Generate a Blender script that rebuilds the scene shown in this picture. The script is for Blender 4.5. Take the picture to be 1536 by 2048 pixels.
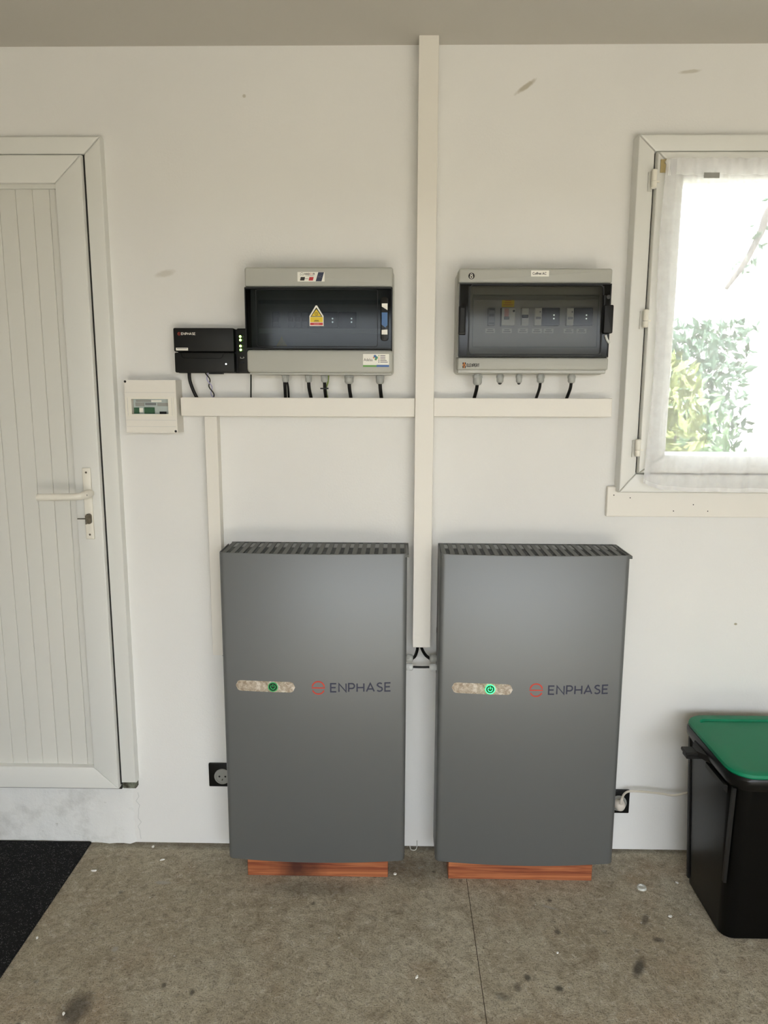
import bpy, bmesh, math, random
from mathutils import Vector, Matrix

S = bpy.context.scene
for o in list(bpy.data.objects):
    bpy.data.objects.remove(o)
C = S.collection
random.seed(7)
R = math.radians

# ---------------------------------------------------------------- camera
cam_d = bpy.data.cameras.new('camera'); cam = bpy.data.objects.new('camera', cam_d); C.objects.link(cam)
cam_d.sensor_fit = 'VERTICAL'; cam_d.sensor_height = 24.0
cam_d.lens = 24.0 * 1470.65 / 2048.0
cam_d.clip_start = 0.02
PITCH, YAW, ROLL = 0.1661, -0.0179, 0.0037
cam.matrix_world = (Matrix.Translation((0, -2.2542, 1.5159)) @ Matrix.Rotation(-YAW, 4, 'Z')
                    @ Matrix.Rotation(math.pi / 2 - PITCH, 4, 'X') @ Matrix.Rotation(ROLL, 4, 'Z'))
S.camera = cam

# ---------------------------------------------------------------- sky, sun, exposure
w = bpy.data.worlds.new('sky'); S.world = w; w.use_nodes = True
bgn = w.node_tree.nodes['Background']
bgn.inputs[0].default_value = (0.87, 0.925, 1.0, 1); bgn.inputs[1].default_value = 1.0
sun_d = bpy.data.lights.new('sun', 'SUN'); sun_d.energy = 1.7; sun_d.angle = R(1.5); sun_d.color = (1.0, 0.96, 0.91)
sun = bpy.data.objects.new('sun', sun_d); C.objects.link(sun); sun.location = (3, -8, 8)
sun.rotation_euler = Vector((-0.22, 0.42, -1.0)).to_track_quat('-Z', 'Y').to_euler()
GX0, GX1, GY, GH = -1.05, 2.40, -4.0, 2.10          # garage doorway behind the camera
S.view_settings.view_transform = 'Standard'; S.view_settings.look = 'None'
S.view_settings.gamma = 1.0; S.view_settings.use_curve_mapping = False
S.view_settings.exposure = 3.54

# ---------------------------------------------------------------- helpers
def lin(c):
    if max(c) > 1.0: c = [v / 255 for v in c]
    return tuple(v / 12.92 if v <= .04045 else ((v + .055) / 1.055) ** 2.4 for v in c)
M = {}
def mat(name, col, rough=.6, metal=0.0, bump=0.0, bscale=200.0, emit=None, estr=0.0, spec=.5, coat=0.0):
    m = bpy.data.materials.new(name); m.use_nodes = True; M[name] = m
    nt = m.node_tree; b = nt.nodes['Principled BSDF']
    b.inputs['Base Color'].default_value = (*lin(col), 1); b.inputs['Roughness'].default_value = rough
    b.inputs['Metallic'].default_value = metal; b.inputs['Specular IOR Level'].default_value = spec
    b.inputs['Coat Weight'].default_value = coat
    if emit: b.inputs['Emission Color'].default_value = (*lin(emit), 1); b.inputs['Emission Strength'].default_value = estr
    if bump:
        tc = nt.nodes.new('ShaderNodeTexCoord'); n = nt.nodes.new('ShaderNodeTexNoise'); bp = nt.nodes.new('ShaderNodeBump')
        n.inputs['Scale'].default_value = bscale; n.inputs['Detail'].default_value = 4
        bp.inputs['Strength'].default_value = bump; bp.inputs['Distance'].default_value = .002
        nt.links.new(tc.outputs['Object'], n.inputs['Vector']); nt.links.new(n.outputs['Fac'], bp.inputs['Height'])
        nt.links.new(bp.outputs['Normal'], b.inputs['Normal'])
    return m
class G:                                    # small node-graph helper
    def __init__(s, m): s.nt = m.node_tree; s.b = s.nt.nodes['Principled BSDF']; s.tc = s.n('TexCoord').outputs['Object']
    def n(s, t): return s.nt.nodes.new('ShaderNode' + t)
    def l(s, a, b): s.nt.links.new(a, b)
    def val(s, sock, v):
        if hasattr(v, 'links'): s.l(v, sock)
        else: sock.default_value = v
    def math(s, op, a, b=0.0, clamp=False):
        q = s.n('Math'); q.operation = op; q.use_clamp = clamp
        s.val(q.inputs[0], a); s.val(q.inputs[1], b); return q.outputs[0]
    def mapping(s, loc=(0, 0, 0), rot=(0, 0, 0), sc=(1, 1, 1), vec=None):
        q = s.n('Mapping'); q.inputs['Location'].default_value = loc; q.inputs['Rotation'].default_value = rot; q.inputs['Scale'].default_value = sc
        s.l(vec or s.tc, q.inputs['Vector']); return q.outputs[0]
    def noise(s, scale, detail=4, rough=.55, vec=None, dist=0.0):
        q = s.n('TexNoise'); q.inputs['Scale'].default_value = scale; q.inputs['Detail'].default_value = detail
        q.inputs['Roughness'].default_value = rough; q.inputs['Distortion'].default_value = dist
        s.l(vec or s.tc, q.inputs['Vector']); return q.outputs['Fac']
    def voro(s, scale, vec=None, rnd=1.0, out='Distance'):
        q = s.n('TexVoronoi'); q.inputs['Scale'].default_value = scale; q.inputs['Randomness'].default_value = rnd
        s.l(vec or s.tc, q.inputs['Vector']); return q.outputs[out]
    def ramp(s, f, lo, hi, a=0.0, b=1.0):
        q = s.n('MapRange'); q.inputs['From Min'].default_value = lo; q.inputs['From Max'].default_value = hi
        q.inputs['To Min'].default_value = a; q.inputs['To Max'].default_value = b
        s.val(q.inputs['Value'], f); return q.outputs[0]
    def mix(s, f, a, b):
        q = s.n('Mix'); q.data_type = 'RGBA'; s.val(q.inputs['Factor'], f)
        for k, v in (('A', a), ('B', b)):
            i = [x for x in q.inputs if x.name == k and x.type == 'RGBA'][0]
            s.val(i, v if hasattr(v, 'links') else (*lin(v), 1))
        return [x for x in q.outputs if x.type == 'RGBA'][0]
    def spot(s, c, r, rot=0.0, axes='XZ', soft=.5, wob=0.35, nsc=30):   # a stain with its own ragged outline
        loc = (-c[0], 0, -c[1]) if axes == 'XZ' else (-c[0], -c[1], 0)
        a = s.mapping(loc=loc)
        a = s.mapping(rot=(0, rot, 0) if axes == 'XZ' else (0, 0, rot), vec=a)
        a = s.mapping(sc=(1 / r[0], 0, 1 / r[1]) if axes == 'XZ' else (1 / r[0], 1 / r[1], 0), vec=a)
        q = s.n('VectorMath'); q.operation = 'LENGTH'; s.l(a, q.inputs[0])
        d = s.math('ADD', q.outputs['Value'], s.math('MULTIPLY', s.math('SUBTRACT', s.stain_noise(nsc), .5), wob * 2))
        return s.ramp(d, 1.0, 1.0 - soft)
    def stain_noise(s, nsc):
        if not hasattr(s, '_sn'): s._sn = s.noise(nsc, 3)
        return s._sn
    def bump(s, h, strength=.5, dist=.003):
        q = s.n('Bump'); q.inputs['Strength'].default_value = strength; q.inputs['Distance'].default_value = dist
        s.l(h, q.inputs['Height']); s.l(q.outputs[0], s.b.inputs['Normal'])
    def col(s, c): s.l(c, s.b.inputs['Base Color'])

BASE = {}
def props(o, label=None, cat=None, group=None, kind=None):
    if label: o['label'] = label
    if cat: o['category'] = cat
    if group: o['group'] = group
    if kind: o['kind'] = kind
    return o
def thing(name, base, label, cat, group=None, kind=None):
    o = bpy.data.objects.new(name, None); C.objects.link(o); o.empty_display_size = .05
    o.location = base; BASE[o.name] = Vector(base)
    return props(o, label, cat, group, kind)
def obj(name, bm, m, parent=None, base=None, smooth=None, label=None):
    """bm is in world coordinates; the mesh is stored relative to its thing's base"""
    if parent is not None: b = BASE[parent.name]
    else: b = Vector(base or (0, 0, 0))
    bmesh.ops.translate(bm, verts=bm.verts, vec=-b)
    me = bpy.data.meshes.new(name); bm.normal_update(); bm.to_mesh(me); bm.free()
    for mm in (m if isinstance(m, (list, tuple)) else [m]): me.materials.append(M[mm])
    if smooth is not None:
        for p in me.polygons: p.use_smooth = True
        me.set_sharp_from_angle(angle=R(smooth))
    o = bpy.data.objects.new(name, me); C.objects.link(o)
    if parent is not None: o.parent = parent
    else: o.location = b
    BASE[o.name] = b
    if label: o['label'] = label
    return o
def box(x0, x1, y0, y1, z0, z1, bev=0.0, seg=2, bm=None, edges=None):
    nb = bmesh.new(); bmesh.ops.create_cube(nb, size=1.0)
    for v in nb.verts:
        v.co = Vector(((x0 + x1) / 2 + v.co.x * (x1 - x0), (y0 + y1) / 2 + v.co.y * (y1 - y0), (z0 + z1) / 2 + v.co.z * (z1 - z0)))
    if bev:
        es = nb.edges[:] if edges is None else [e for e in nb.edges if edges(*[v.co for v in e.verts])]
        bmesh.ops.bevel(nb, geom=es, offset=bev, segments=seg, profile=.5, affect='EDGES')
    return join(bm, nb)
def join(bm, nb):
    if bm is None: return nb
    me = bpy.data.meshes.new('tmp'); nb.to_mesh(me); nb.free(); bm.from_mesh(me); bpy.data.meshes.remove(me); return bm
def mi(bm, start, idx):
    bm.faces.ensure_lookup_table()
    for f in bm.faces[start:]: f.material_index = idx
def poly(pts, y0, y1, bm=None):               # outline in XZ, extruded along Y
    nb = bmesh.new()
    a = [nb.verts.new((p[0], y0, p[1])) for p in pts]; b = [nb.verts.new((p[0], y1, p[1])) for p in pts]
    n = len(pts); nb.faces.new(a); nb.faces.new(b[::-1])
    for i in range(n): nb.faces.new((a[i], b[i], b[(i + 1) % n], a[(i + 1) % n]))
    bmesh.ops.recalc_face_normals(nb, faces=nb.faces); return join(bm, nb)
def rrect(x0, x1, z0, z1, r, n=5):
    out = []
    for cx, cz, a0 in ((x1 - r, z1 - r, 0), (x0 + r, z1 - r, 90), (x0 + r, z0 + r, 180), (x1 - r, z0 + r, 270)):
        for k in range(n + 1):
            a = R(a0 + 90 * k / n); out.append((cx + r * math.cos(a), cz + r * math.sin(a)))
    return out
def circ(cx, cz, r, n=24): return [(cx + r * math.cos(2 * math.pi * k / n), cz + r * math.sin(2 * math.pi * k / n)) for k in range(n)]
def loft(rings, bm=None, cap=True, closed=True):
    nb = bmesh.new(); vs = [[nb.verts.new(p) for p in r] for r in rings]; n = len(rings[0])
    for a, b in zip(vs, vs[1:]):
        for i in range(n if closed else n - 1): nb.faces.new((a[i], a[(i + 1) % n], b[(i + 1) % n], b[i]))
    if cap: nb.faces.new(vs[0][::-1]); nb.faces.new(vs[-1])
    bmesh.ops.recalc_face_normals(nb, faces=nb.faces); return join(bm, nb)
def frame_of(d):
    d = d.normalized(); u = d.orthogonal().normalized(); return u, d.cross(u)
def lathe(p, d, prof, n=16, bm=None):          # profile of (distance along d, radius[, sides])
    p = Vector(p); d = Vector(d).normalized(); u, v = frame_of(d)
    return loft([[p + d * t + (u * math.cos(2 * math.pi * k / n) + v * math.sin(2 * math.pi * k / n)) * r for k in range(n)] for t, r in prof], bm)
def smooth_path(pts, n=8):
    P = [Vector(p) for p in pts]; out = []
    Q = [P[0] * 2 - P[1]] + P + [P[-1] * 2 - P[-2]]
    for i in range(1, len(Q) - 2):
        for k in range(n):
            t = k / n; a, b, c, d = Q[i - 1], Q[i], Q[i + 1], Q[i + 2]
            out.append(.5 * ((2 * b) + (c - a) * t + (2 * a - 5 * b + 4 * c - d) * t * t + (3 * b - a - 3 * c + d) * t ** 3))
    return out + [P[-1]]
def tube(pts, r, n=10, bm=None, sub=8):
    P = smooth_path(pts, sub) if sub else [Vector(p) for p in pts]
    rings = []; u = None
    for i, p in enumerate(P):
        d = (P[min(i + 1, len(P) - 1)] - P[max(i - 1, 0)]).normalized()
        if u is None: u = d.orthogonal().normalized()
        u = (u - d * u.dot(d)).normalized(); v = d.cross(u)
        rr = r(i / (len(P) - 1)) if callable(r) else r
        rings.append([p + (u * math.cos(2 * math.pi * k / n) + v * math.sin(2 * math.pi * k / n)) * rr for k in range(n)])
    return loft(rings, bm)
def ribbon(pts, wd, ysurf, th=.0006, bm=None):   # flat stroke in XZ lying on the surface y = ysurf(x)
    nb = bm or bmesh.new()
    P = [Vector(p) for p in pts]; closed = (P[0] - P[-1]).length < 1e-6
    L = []
    for i, p in enumerate(P):
        a = P[i - 1] if i else (P[-2] if closed else p); b = P[i + 1] if i < len(P) - 1 else (P[1] if closed else p)
        d1 = (p - a).normalized() if (p - a).length > 1e-9 else (b - p).normalized()
        d2 = (b - p).normalized() if (b - p).length > 1e-9 else d1
        nrm = Vector((-(d1 + d2).y, (d1 + d2).x)).normalized(); k = 1 / max(.5, nrm.dot(Vector((-d1.y, d1.x))))
        ext = Vector((0, 0))
        L.append((p + nrm * wd / 2 * k, p - nrm * wd / 2 * k))
    def vt(q, o): return nb.verts.new((q.x, ysurf(q.x) - o, q.y))
    rows = [(vt(a, th), vt(b, th), vt(b, -.0004), vt(a, -.0004)) for a, b in L]
    for q, s in zip(rows, rows[1:]):
        for i in range(4): nb.faces.new((q[i], s[i], s[(i + 1) % 4], q[(i + 1) % 4]))
    if not closed: nb.faces.new(rows[0]); nb.faces.new(rows[-1][::-1])
    return nb
def arc(cx, cz, rx, rz, a0, a1, n=10): return [(cx + rx * math.cos(R(a0 + (a1 - a0) * k / n)), cz + rz * math.sin(R(a0 + (a1 - a0) * k / n))) for k in range(n + 1)]
GLYPH = {                                         # strokes on a cell 1 high, given width
 'E': (.62, [[(.62, 1), (0, 1), (0, 0), (.62, 0)], [(0, .52), (.55, .52)]]),
 'N': (.80, [[(0, 0), (0, 1), (.80, 0), (.80, 1)]]),
 'P': (.64, [[(0, 0), (0, 1), (.36, 1)] + arc(.36, .70, .28, .30, 90, -90) + [(0, .40)]]),
 'H': (.76, [[(0, 0), (0, 1)], [(.76, 0), (.76, 1)], [(0, .5), (.76, .5)]]),
 'A': (.86, [[(0, 0), (.43, 1), (.86, 0)], [(.14, .30), (.72, .30)]]),
 'S': (.62, [arc(.33, .75, .28, .25, 35, 180, 8) + arc(.31, .26, .30, .26, 90, -150, 10)[0:]]),
 'L': (.52, [[(0, 1), (0, 0), (.52, 0)]]),
 'X': (.74, [[(0, 0), (.74, 1)], [(0, 1), (.74, 0)]]),
 'R': (.66, [[(0, 0), (0, 1), (.36, 1)] + arc(.36, .73, .27, .27, 90, -90) + [(0, .46)], [(.34, .46), (.66, 0)]]),
 'T': (.68, [[(0, 1), (.68, 1)], [(.34, 1), (.34, 0)]]),
 'M': (.86, [[(0, 0), (0, 1), (.43, .3), (.86, 1), (.86, 0)]]),
 'D': (.70, [[(0, 0), (0, 1), (.3, 1)] + arc(.3, .5, .40, .50, 90, -90) + [(0, 0)]]),
}
def lettering(txt, x0, x1, z0, h, wd, ysurf, gap=.30, bm=None):
    tot = sum(GLYPH[c][0] for c in txt) + gap * (len(txt) - 1); sx = (x1 - x0) / tot; x = x0
    bm = bm or bmesh.new()
    for c in txt:
        gw, st = GLYPH[c]
        for s in st:
            if len(s) < 4:                        # subdivide straight strokes so they follow the curve of the surface
                s = [((1 - t) * a[0] + t * b[0], (1 - t) * a[1] + t * b[1]) for a, b in zip(s, s[1:]) for t in (0, .999)] + [s[-1]]
            ribbon([(x + a * sx, z0 + b * h) for a, b in s], wd, ysurf, bm=bm)
        x += (gw + gap) * sx
    return bm
def text(txt, x, y, z, size, parent, m, name='lettering', align='LEFT', bold=0.0, sx=1.0):
    cu = bpy.data.curves.new('t', 'FONT'); cu.body = txt; cu.size = size; cu.align_x = align; cu.align_y = 'CENTER'; cu.offset = bold; cu.extrude = .0001
    cu.resolution_u = 3
    t = bpy.data.objects.new('t', cu); C.objects.link(t)
    me = bpy.data.meshes.new_from_object(t); bpy.data.objects.remove(t)
    bm = bmesh.new(); bm.from_mesh(me); bpy.data.meshes.remove(me)
    for v in bm.verts: v.co = Vector((x + v.co.x * sx, y - v.co.z, z + v.co.y))
    for f in bm.faces: f.material_index = 0
    return obj(name, bm, m, parent)
def copy_tree(o, parent=None):
    c = o.copy(); C.objects.link(c); c.parent = parent; BASE[c.name] = BASE[o.name]
    for ch in list(o.children): copy_tree(ch, c)
    return c

# ---------------------------------------------------------------- materials
g = G(mat('wall_paint', (228, 227, 224), .85))
c = g.mix(g.ramp(g.noise(.9, 3), .35, .7), (232, 231, 227), (225, 224, 221))
for ctr, r_, rot, a in (((-0.6922, 1.8503), (.035, .012), .2, .35), ((0.3564, 2.3593), (.040, .008), .6, .75), ((0.8137, 2.3967), (.035, .006), .1, .5),
                        ((-0.4436, 2.3369), (.006, .006), 0, .6), ((1.0724, 0.7864), (.006, .005), 0, 1.2)):
    c = g.mix(g.math('MULTIPLY', g.spot(ctr, r_, rot, nsc=60), a, True), c, (168, 160, 138))
g.col(c); g.bump(g.math('ADD', g.noise(160, 5), g.math('MULTIPLY', g.noise(14, 2), .8)), .35, .0012)
g = G(mat('ceiling_paint', (200, 196, 188), .9)); g.bump(g.noise(180, 4), .25, .001)
g = G(mat('whitewash', (226, 226, 222), .8))
st = g.math('MULTIPLY', g.ramp(g.noise(7, 6, .65), .52, .72), .45)
st2 = g.ramp(g.noise(38, 5, .7), .66, .75)
g.col(g.mix(g.math('MAXIMUM', st, g.math('MULTIPLY', st2, .5)), (228, 228, 225), (150, 148, 140)))
g.bump(g.math('ADD', g.noise(20, 6, .7), g.math('MULTIPLY', g.noise(90, 4), .4)), .5, .004)

g = G(mat('concrete', (120, 108, 92), .82))
n1 = g.noise(1.7, 5, .6, dist=.8); n2 = g.noise(42, 8, .78, dist=.5); n3 = g.noise(8, 7, .70, dist=1.2); n4 = g.noise(230, 4, .7)
strk = g.noise(36, 5, .7, vec=g.mapping(rot=(0, 0, R(-32)), sc=(1, 2.6, 1)), dist=2.2)
q = g.n('VectorMath'); q.operation = 'LENGTH'; g.l(g.mapping(loc=(.42, .98, 0)), q.inputs[0])
swirl = g.n('CombineXYZ'); g.l(g.math('MULTIPLY', q.outputs['Value'], 30.0), swirl.inputs[0]); g.l(g.math('MULTIPLY', n3, 3.0), swirl.inputs[1])
swirl = g.noise(2.2, 5, .7, vec=swirl.outputs[0], dist=.3)
c = g.mix(g.ramp(n1, .36, .64), (200, 187, 158), (216, 206, 180))
c = g.mix(g.ramp(n3, .44, .66, 0, .8), c, (174, 159, 131))
c = g.mix(g.math('MULTIPLY', g.ramp(g.noise(3.6, 4), .54, .70), .45), c, (182, 150, 114))
c = g.mix(g.ramp(n2, .50, .64, 0, .68), c, (136, 121, 99))
c = g.mix(g.ramp(strk, .55, .68, 0, .40), c, (236, 228, 210))
c = g.mix(g.ramp(swirl, .55, .68, 0, .30), c, (236, 228, 210))
c = g.mix(g.ramp(n2, .46, .36, 0, .65), c, (238, 231, 215))
c = g.mix(g.ramp(n4, .54, .62, 0, .75), c, (112, 99, 80))
fk = g.math('MULTIPLY', g.ramp(g.voro(26), .085, .05), g.ramp(g.voro(26, out='Color'), .80, .84))
c = g.mix(g.math('MULTIPLY', fk, .9), c, (248, 246, 240))
sp = g.ramp(g.voro(15, rnd=1.0), .14, .06); sp = g.math('MULTIPLY', sp, g.ramp(g.noise(2.7, 2), .50, .60))
c = g.mix(g.math('MULTIPLY', sp, .75), c, (62, 54, 46))
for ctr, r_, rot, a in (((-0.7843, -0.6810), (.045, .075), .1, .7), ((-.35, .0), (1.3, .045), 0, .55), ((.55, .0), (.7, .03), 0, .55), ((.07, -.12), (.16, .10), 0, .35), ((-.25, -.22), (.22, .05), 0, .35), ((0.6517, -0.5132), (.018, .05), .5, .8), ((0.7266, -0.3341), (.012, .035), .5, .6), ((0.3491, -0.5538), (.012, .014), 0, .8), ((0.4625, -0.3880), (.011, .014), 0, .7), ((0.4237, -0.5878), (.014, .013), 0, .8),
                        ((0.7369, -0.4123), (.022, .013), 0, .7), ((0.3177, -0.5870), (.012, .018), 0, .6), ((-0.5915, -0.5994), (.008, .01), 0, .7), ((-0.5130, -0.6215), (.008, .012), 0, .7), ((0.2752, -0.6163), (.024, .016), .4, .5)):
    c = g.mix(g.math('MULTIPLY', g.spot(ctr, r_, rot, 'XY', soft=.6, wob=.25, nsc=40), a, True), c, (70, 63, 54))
for ctr, r_, rot in (((-0.7209, -0.2039), (.030, .010), 0), ((0.4617, -0.2882), (.03, .006), .4), ((-0.7641, -0.4800), (.010, .012), 0)):
    c = g.mix(g.math('MULTIPLY', g.spot(ctr, r_, rot, 'XY', soft=.5, wob=.4, nsc=60), .8, True), c, (196, 190, 178))
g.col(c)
h = g.math('ADD', g.math('MULTIPLY', n2, 1.1), g.math('ADD', g.math('MULTIPLY', strk, .6), g.math('ADD', g.math('MULTIPLY', n3, .8), g.math('MULTIPLY', swirl, .5))))
g.bump(h, .95, .012); g.val(g.b.inputs['Roughness'], g.ramp(n1, .3, .7, .72, .9))
mat('joint_dark', (84, 73, 60), .95)
g = G(mat('grey_render', (158, 154, 146), .9)); g.bump(g.noise(60, 4), .4, .003)
mat('sky_blocker_brown', (112, 110, 98), .95)  # for the added wall that blocks low sky behind the camera
g = G(mat('ground_pale', (176, 170, 158), .9)); g.col(g.mix(g.ramp(g.noise(3, 5), .35, .7), (182, 176, 164), (160, 153, 140)))

mat('pvc_white', (224, 224, 219), .38); mat('pvc_shade', (214, 214, 207), .42)
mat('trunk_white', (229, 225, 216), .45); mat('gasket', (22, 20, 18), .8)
mat('board_white', (216, 215, 208), .45)
mat('handle_white', (232, 228, 216), .35); mat('key_metal', (120, 115, 105), .3, .9); mat('black_hole', (12, 11, 10), .7)
g = G(mat('moss', (88, 92, 76), .95)); g.col(g.mix(g.ramp(g.noise(60, 5), .4, .65), (62, 58, 46), (128, 132, 116))); g.bump(g.noise(90, 5), .8, .004)
g = G(mat('silver_paint', (113, 115, 115), .40, .38)); g.val(g.b.inputs['Roughness'], g.ramp(g.noise(900, 2), .3, .7, .40, .48)); g.bump(g.noise(1400, 2), .05, .0004)
mat('battery_back', (150, 152, 152), .5, .5); mat('grille_grey', (92, 94, 92), .55); mat('inside_black', (8, 10, 14), .8)
g = G(mat('status_film', (190, 178, 160), .45, bump=0)); v = g.noise(75, 6, .75, dist=1.0)
cc = g.mix(g.ramp(v, .40, .62), (146, 128, 108), (196, 184, 166)); cc = g.mix(g.ramp(g.noise(48, 4, .7), .52, .62), cc, (214, 206, 194)); g.col(cc)
mat('button_dark', (14, 26, 20), .3); mat('button_green', (40, 190, 90), .4, emit=(30, 215, 95), estr=.55); mat('button_green_dim', (28, 95, 58), .4, emit=(20, 140, 70), estr=.10)
mat('logo_red', (196, 62, 44), .5); mat('logo_navy', (44, 47, 68), .5)
g = G(mat('pine', (178, 104, 60), .62))
vec = g.mapping(rot=(0, R(3), 0), sc=(1.2, 4, 42), vec=None)
rg = g.noise(2.4, 3, .5, vec=vec, dist=1.4)
cc = g.mix(g.ramp(rg, .38, .62), (178, 108, 66), (124, 60, 34)); g.col(g.mix(g.ramp(g.noise(400, 2, vec=g.mapping(sc=(.05, 1, 1))), .5, .8, 0, .3), cc, (120, 62, 36)))
g = G(mat('pine_knot', (178, 104, 60), .62))
vec = g.mapping(rot=(0, R(3), 0), sc=(1.2, 4, 42)); rg = g.noise(2.2, 3, .5, vec=vec, dist=1.4)
cc = g.mix(g.ramp(rg, .38, .62), (178, 108, 66), (124, 60, 34)); cc = g.mix(g.math('MULTIPLY', g.spot((.16, .03), (.095, .075), 0, soft=.8, wob=.4, nsc=18), .9, True), cc, (58, 22, 13)); g.col(cc)
mat('box_grey', (176, 176, 168), .5, bump=.08, bscale=500); mat('box_grey_light', (190, 190, 184), .45)
mat('panel_grey', (168, 168, 162), .55); mat('rail_grey', (130, 131, 128), .5)
mat('plastic_black', (9, 9, 9), .42, spec=.3); mat('plastic_black_gloss', (5, 5, 5), .22, spec=.3); mat('plastic_charcoal', (21, 22, 21), .5, spec=.3); mat('plastic_dark', (46, 47, 46), .55)
mat('module_black', (14, 16, 17), .4); mat('module_white', (214, 212, 204), .5); mat('module_grey', (120, 122, 122), .5); mat('led_white', (240, 245, 240), .4, emit=(235, 250, 240), estr=.25)
mat('led_green', (150, 235, 90), .4, emit=(140, 240, 70), estr=2.2)
mat('sticker_white', (238, 236, 226), .4); mat('sticker_yellow', (226, 196, 36), .45); mat('sticker_red', (190, 44, 48), .45); mat('sticker_navy', (28, 38, 66), .4); mat('ink_black', (24, 22, 22), .6)
mat('ink_grey', (96, 94, 104), .6); mat('ink_pink', (205, 150, 140), .6); mat('sticker_green', (96, 150, 70), .4); mat('sticker_blue', (62, 102, 160), .4); mat('sticker_teal', (64, 140, 120), .4); mat('sticker_orange', (206, 130, 60), .5)
mat('latch_blue', (62, 104, 156), .4); mat('gland_grey', (168, 170, 166), .45); mat('gland_white', (214, 216, 214), .45)
mat('cable_black', (9, 9, 9), .45, spec=.3); mat('wire_violet', (176, 172, 206), .5); mat('wire_earth', (120, 140, 60), .5); mat('cable_cream', (206, 198, 182), .5)
mat('socket_grey', (150, 150, 144), .45); mat('plug_white', (216, 206, 194), .45)
mat('pcb_green', (36, 82, 52), .5); mat('pcb_light', (176, 186, 182), .5)
mat('bin_black', (5, 5, 5), .30, bump=.04, bscale=300, spec=.18); mat('bin_rim', (9, 9, 9), .32, spec=.3); mat('bin_grey', (26, 25, 24), .5, spec=.3); g = G(mat('lid_green', (16, 128, 92), .45, spec=.22)); g.col(g.mix(g.ramp(g.noise(9, 5), .5, .8, 0, .5), (8, 118, 82), (30, 116, 86))); g.bump(g.noise(500, 3), .05, .0006)
g = G(mat('rubber_mat', (24, 24, 25), .8, spec=.2)); f = g.ramp(g.voro(230), .36, .14); f = g.math('MULTIPLY', f, g.ramp(g.noise(90, 3), .42, .58)); g.col(g.mix(f, (17, 17, 18), (112, 112, 112))); g.bump(g.noise(330, 3), .7, .003)
mat('paint_chip', (245, 243, 238), .7); mat('clear_plastic', (196, 196, 188), .3); mat('brown_tape', (176, 158, 110), .5); mat('tape_grey', (196, 196, 194), .6); mat('tag_grey', (150, 150, 146), .6)
mat('leaf_green', (70, 92, 58), .6); mat('leaf_dark', (62, 80, 62), .6); mat('leaf_lime', (98, 106, 56), .6); mat('bark', (72, 67, 62), .9); mat('render_white', (228, 224, 216), .9)

def tinted(name, col, ior=1.22, rough=.08):
    m = bpy.data.materials.new(name); m.use_nodes = True; M[name] = m; nt = m.node_tree; nt.nodes.clear()
    o = nt.nodes.new('ShaderNodeOutputMaterial'); t = nt.nodes.new('ShaderNodeBsdfTransparent'); gl = nt.nodes.new('ShaderNodeBsdfGlossy'); mx = nt.nodes.new('ShaderNodeMixShader'); fr = nt.nodes.new('ShaderNodeFresnel')
    t.inputs[0].default_value = (*col, 1); gl.inputs['Roughness'].default_value = rough; fr.inputs[0].default_value = ior
    nt.links.new(fr.outputs[0], mx.inputs[0]); nt.links.new(t.outputs[0], mx.inputs[1]); nt.links.new(gl.outputs[0], mx.inputs[2]); nt.links.new(mx.outputs[0], o.inputs[0])
tinted('door_smoke_dark', (.46, .485, .495)); tinted('door_smoke_mid', (.64, .64, .62)); tinted('window_glass', (.95, .97, .96), rough=.02)
def sheer(name, alpha):
    m = bpy.data.materials.new(name); m.use_nodes = True; M[name] = m; nt = m.node_tree; nt.nodes.clear()
    N = nt.nodes.new; o = N('ShaderNodeOutputMaterial'); t = N('ShaderNodeBsdfTransparent'); d = N('ShaderNodeBsdfDiffuse'); tl = N('ShaderNodeBsdfTranslucent'); m1 = N('ShaderNodeMixShader'); m2 = N('ShaderNodeMixShader')
    d.inputs[0].default_value = (.93, .93, .95, 1); tl.inputs[0].default_value = (.93, .93, .95, 1)
    tc = N('ShaderNodeTexCoord'); nz = N('ShaderNodeTexNoise'); nz.inputs['Scale'].default_value = 30; nz.inputs['Detail'].default_value = 4; mr = N('ShaderNodeMapRange'); mr.inputs['To Min'].default_value = alpha - .07; mr.inputs['To Max'].default_value = alpha + .07
    nt.links.new(tc.outputs['Object'], nz.inputs['Vector']); nt.links.new(nz.outputs['Fac'], mr.inputs['Value'])
    m1.inputs[0].default_value = .12; nt.links.new(d.outputs[0], m1.inputs[1]); nt.links.new(tl.outputs[0], m1.inputs[2])
    nt.links.new(mr.outputs[0], m2.inputs[0]); nt.links.new(t.outputs[0], m2.inputs[1]); nt.links.new(m1.outputs[0], m2.inputs[2]); nt.links.new(m2.outputs[0], o.inputs[0])
sheer('voile', .30); sheer('voile_hem', .46)

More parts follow.
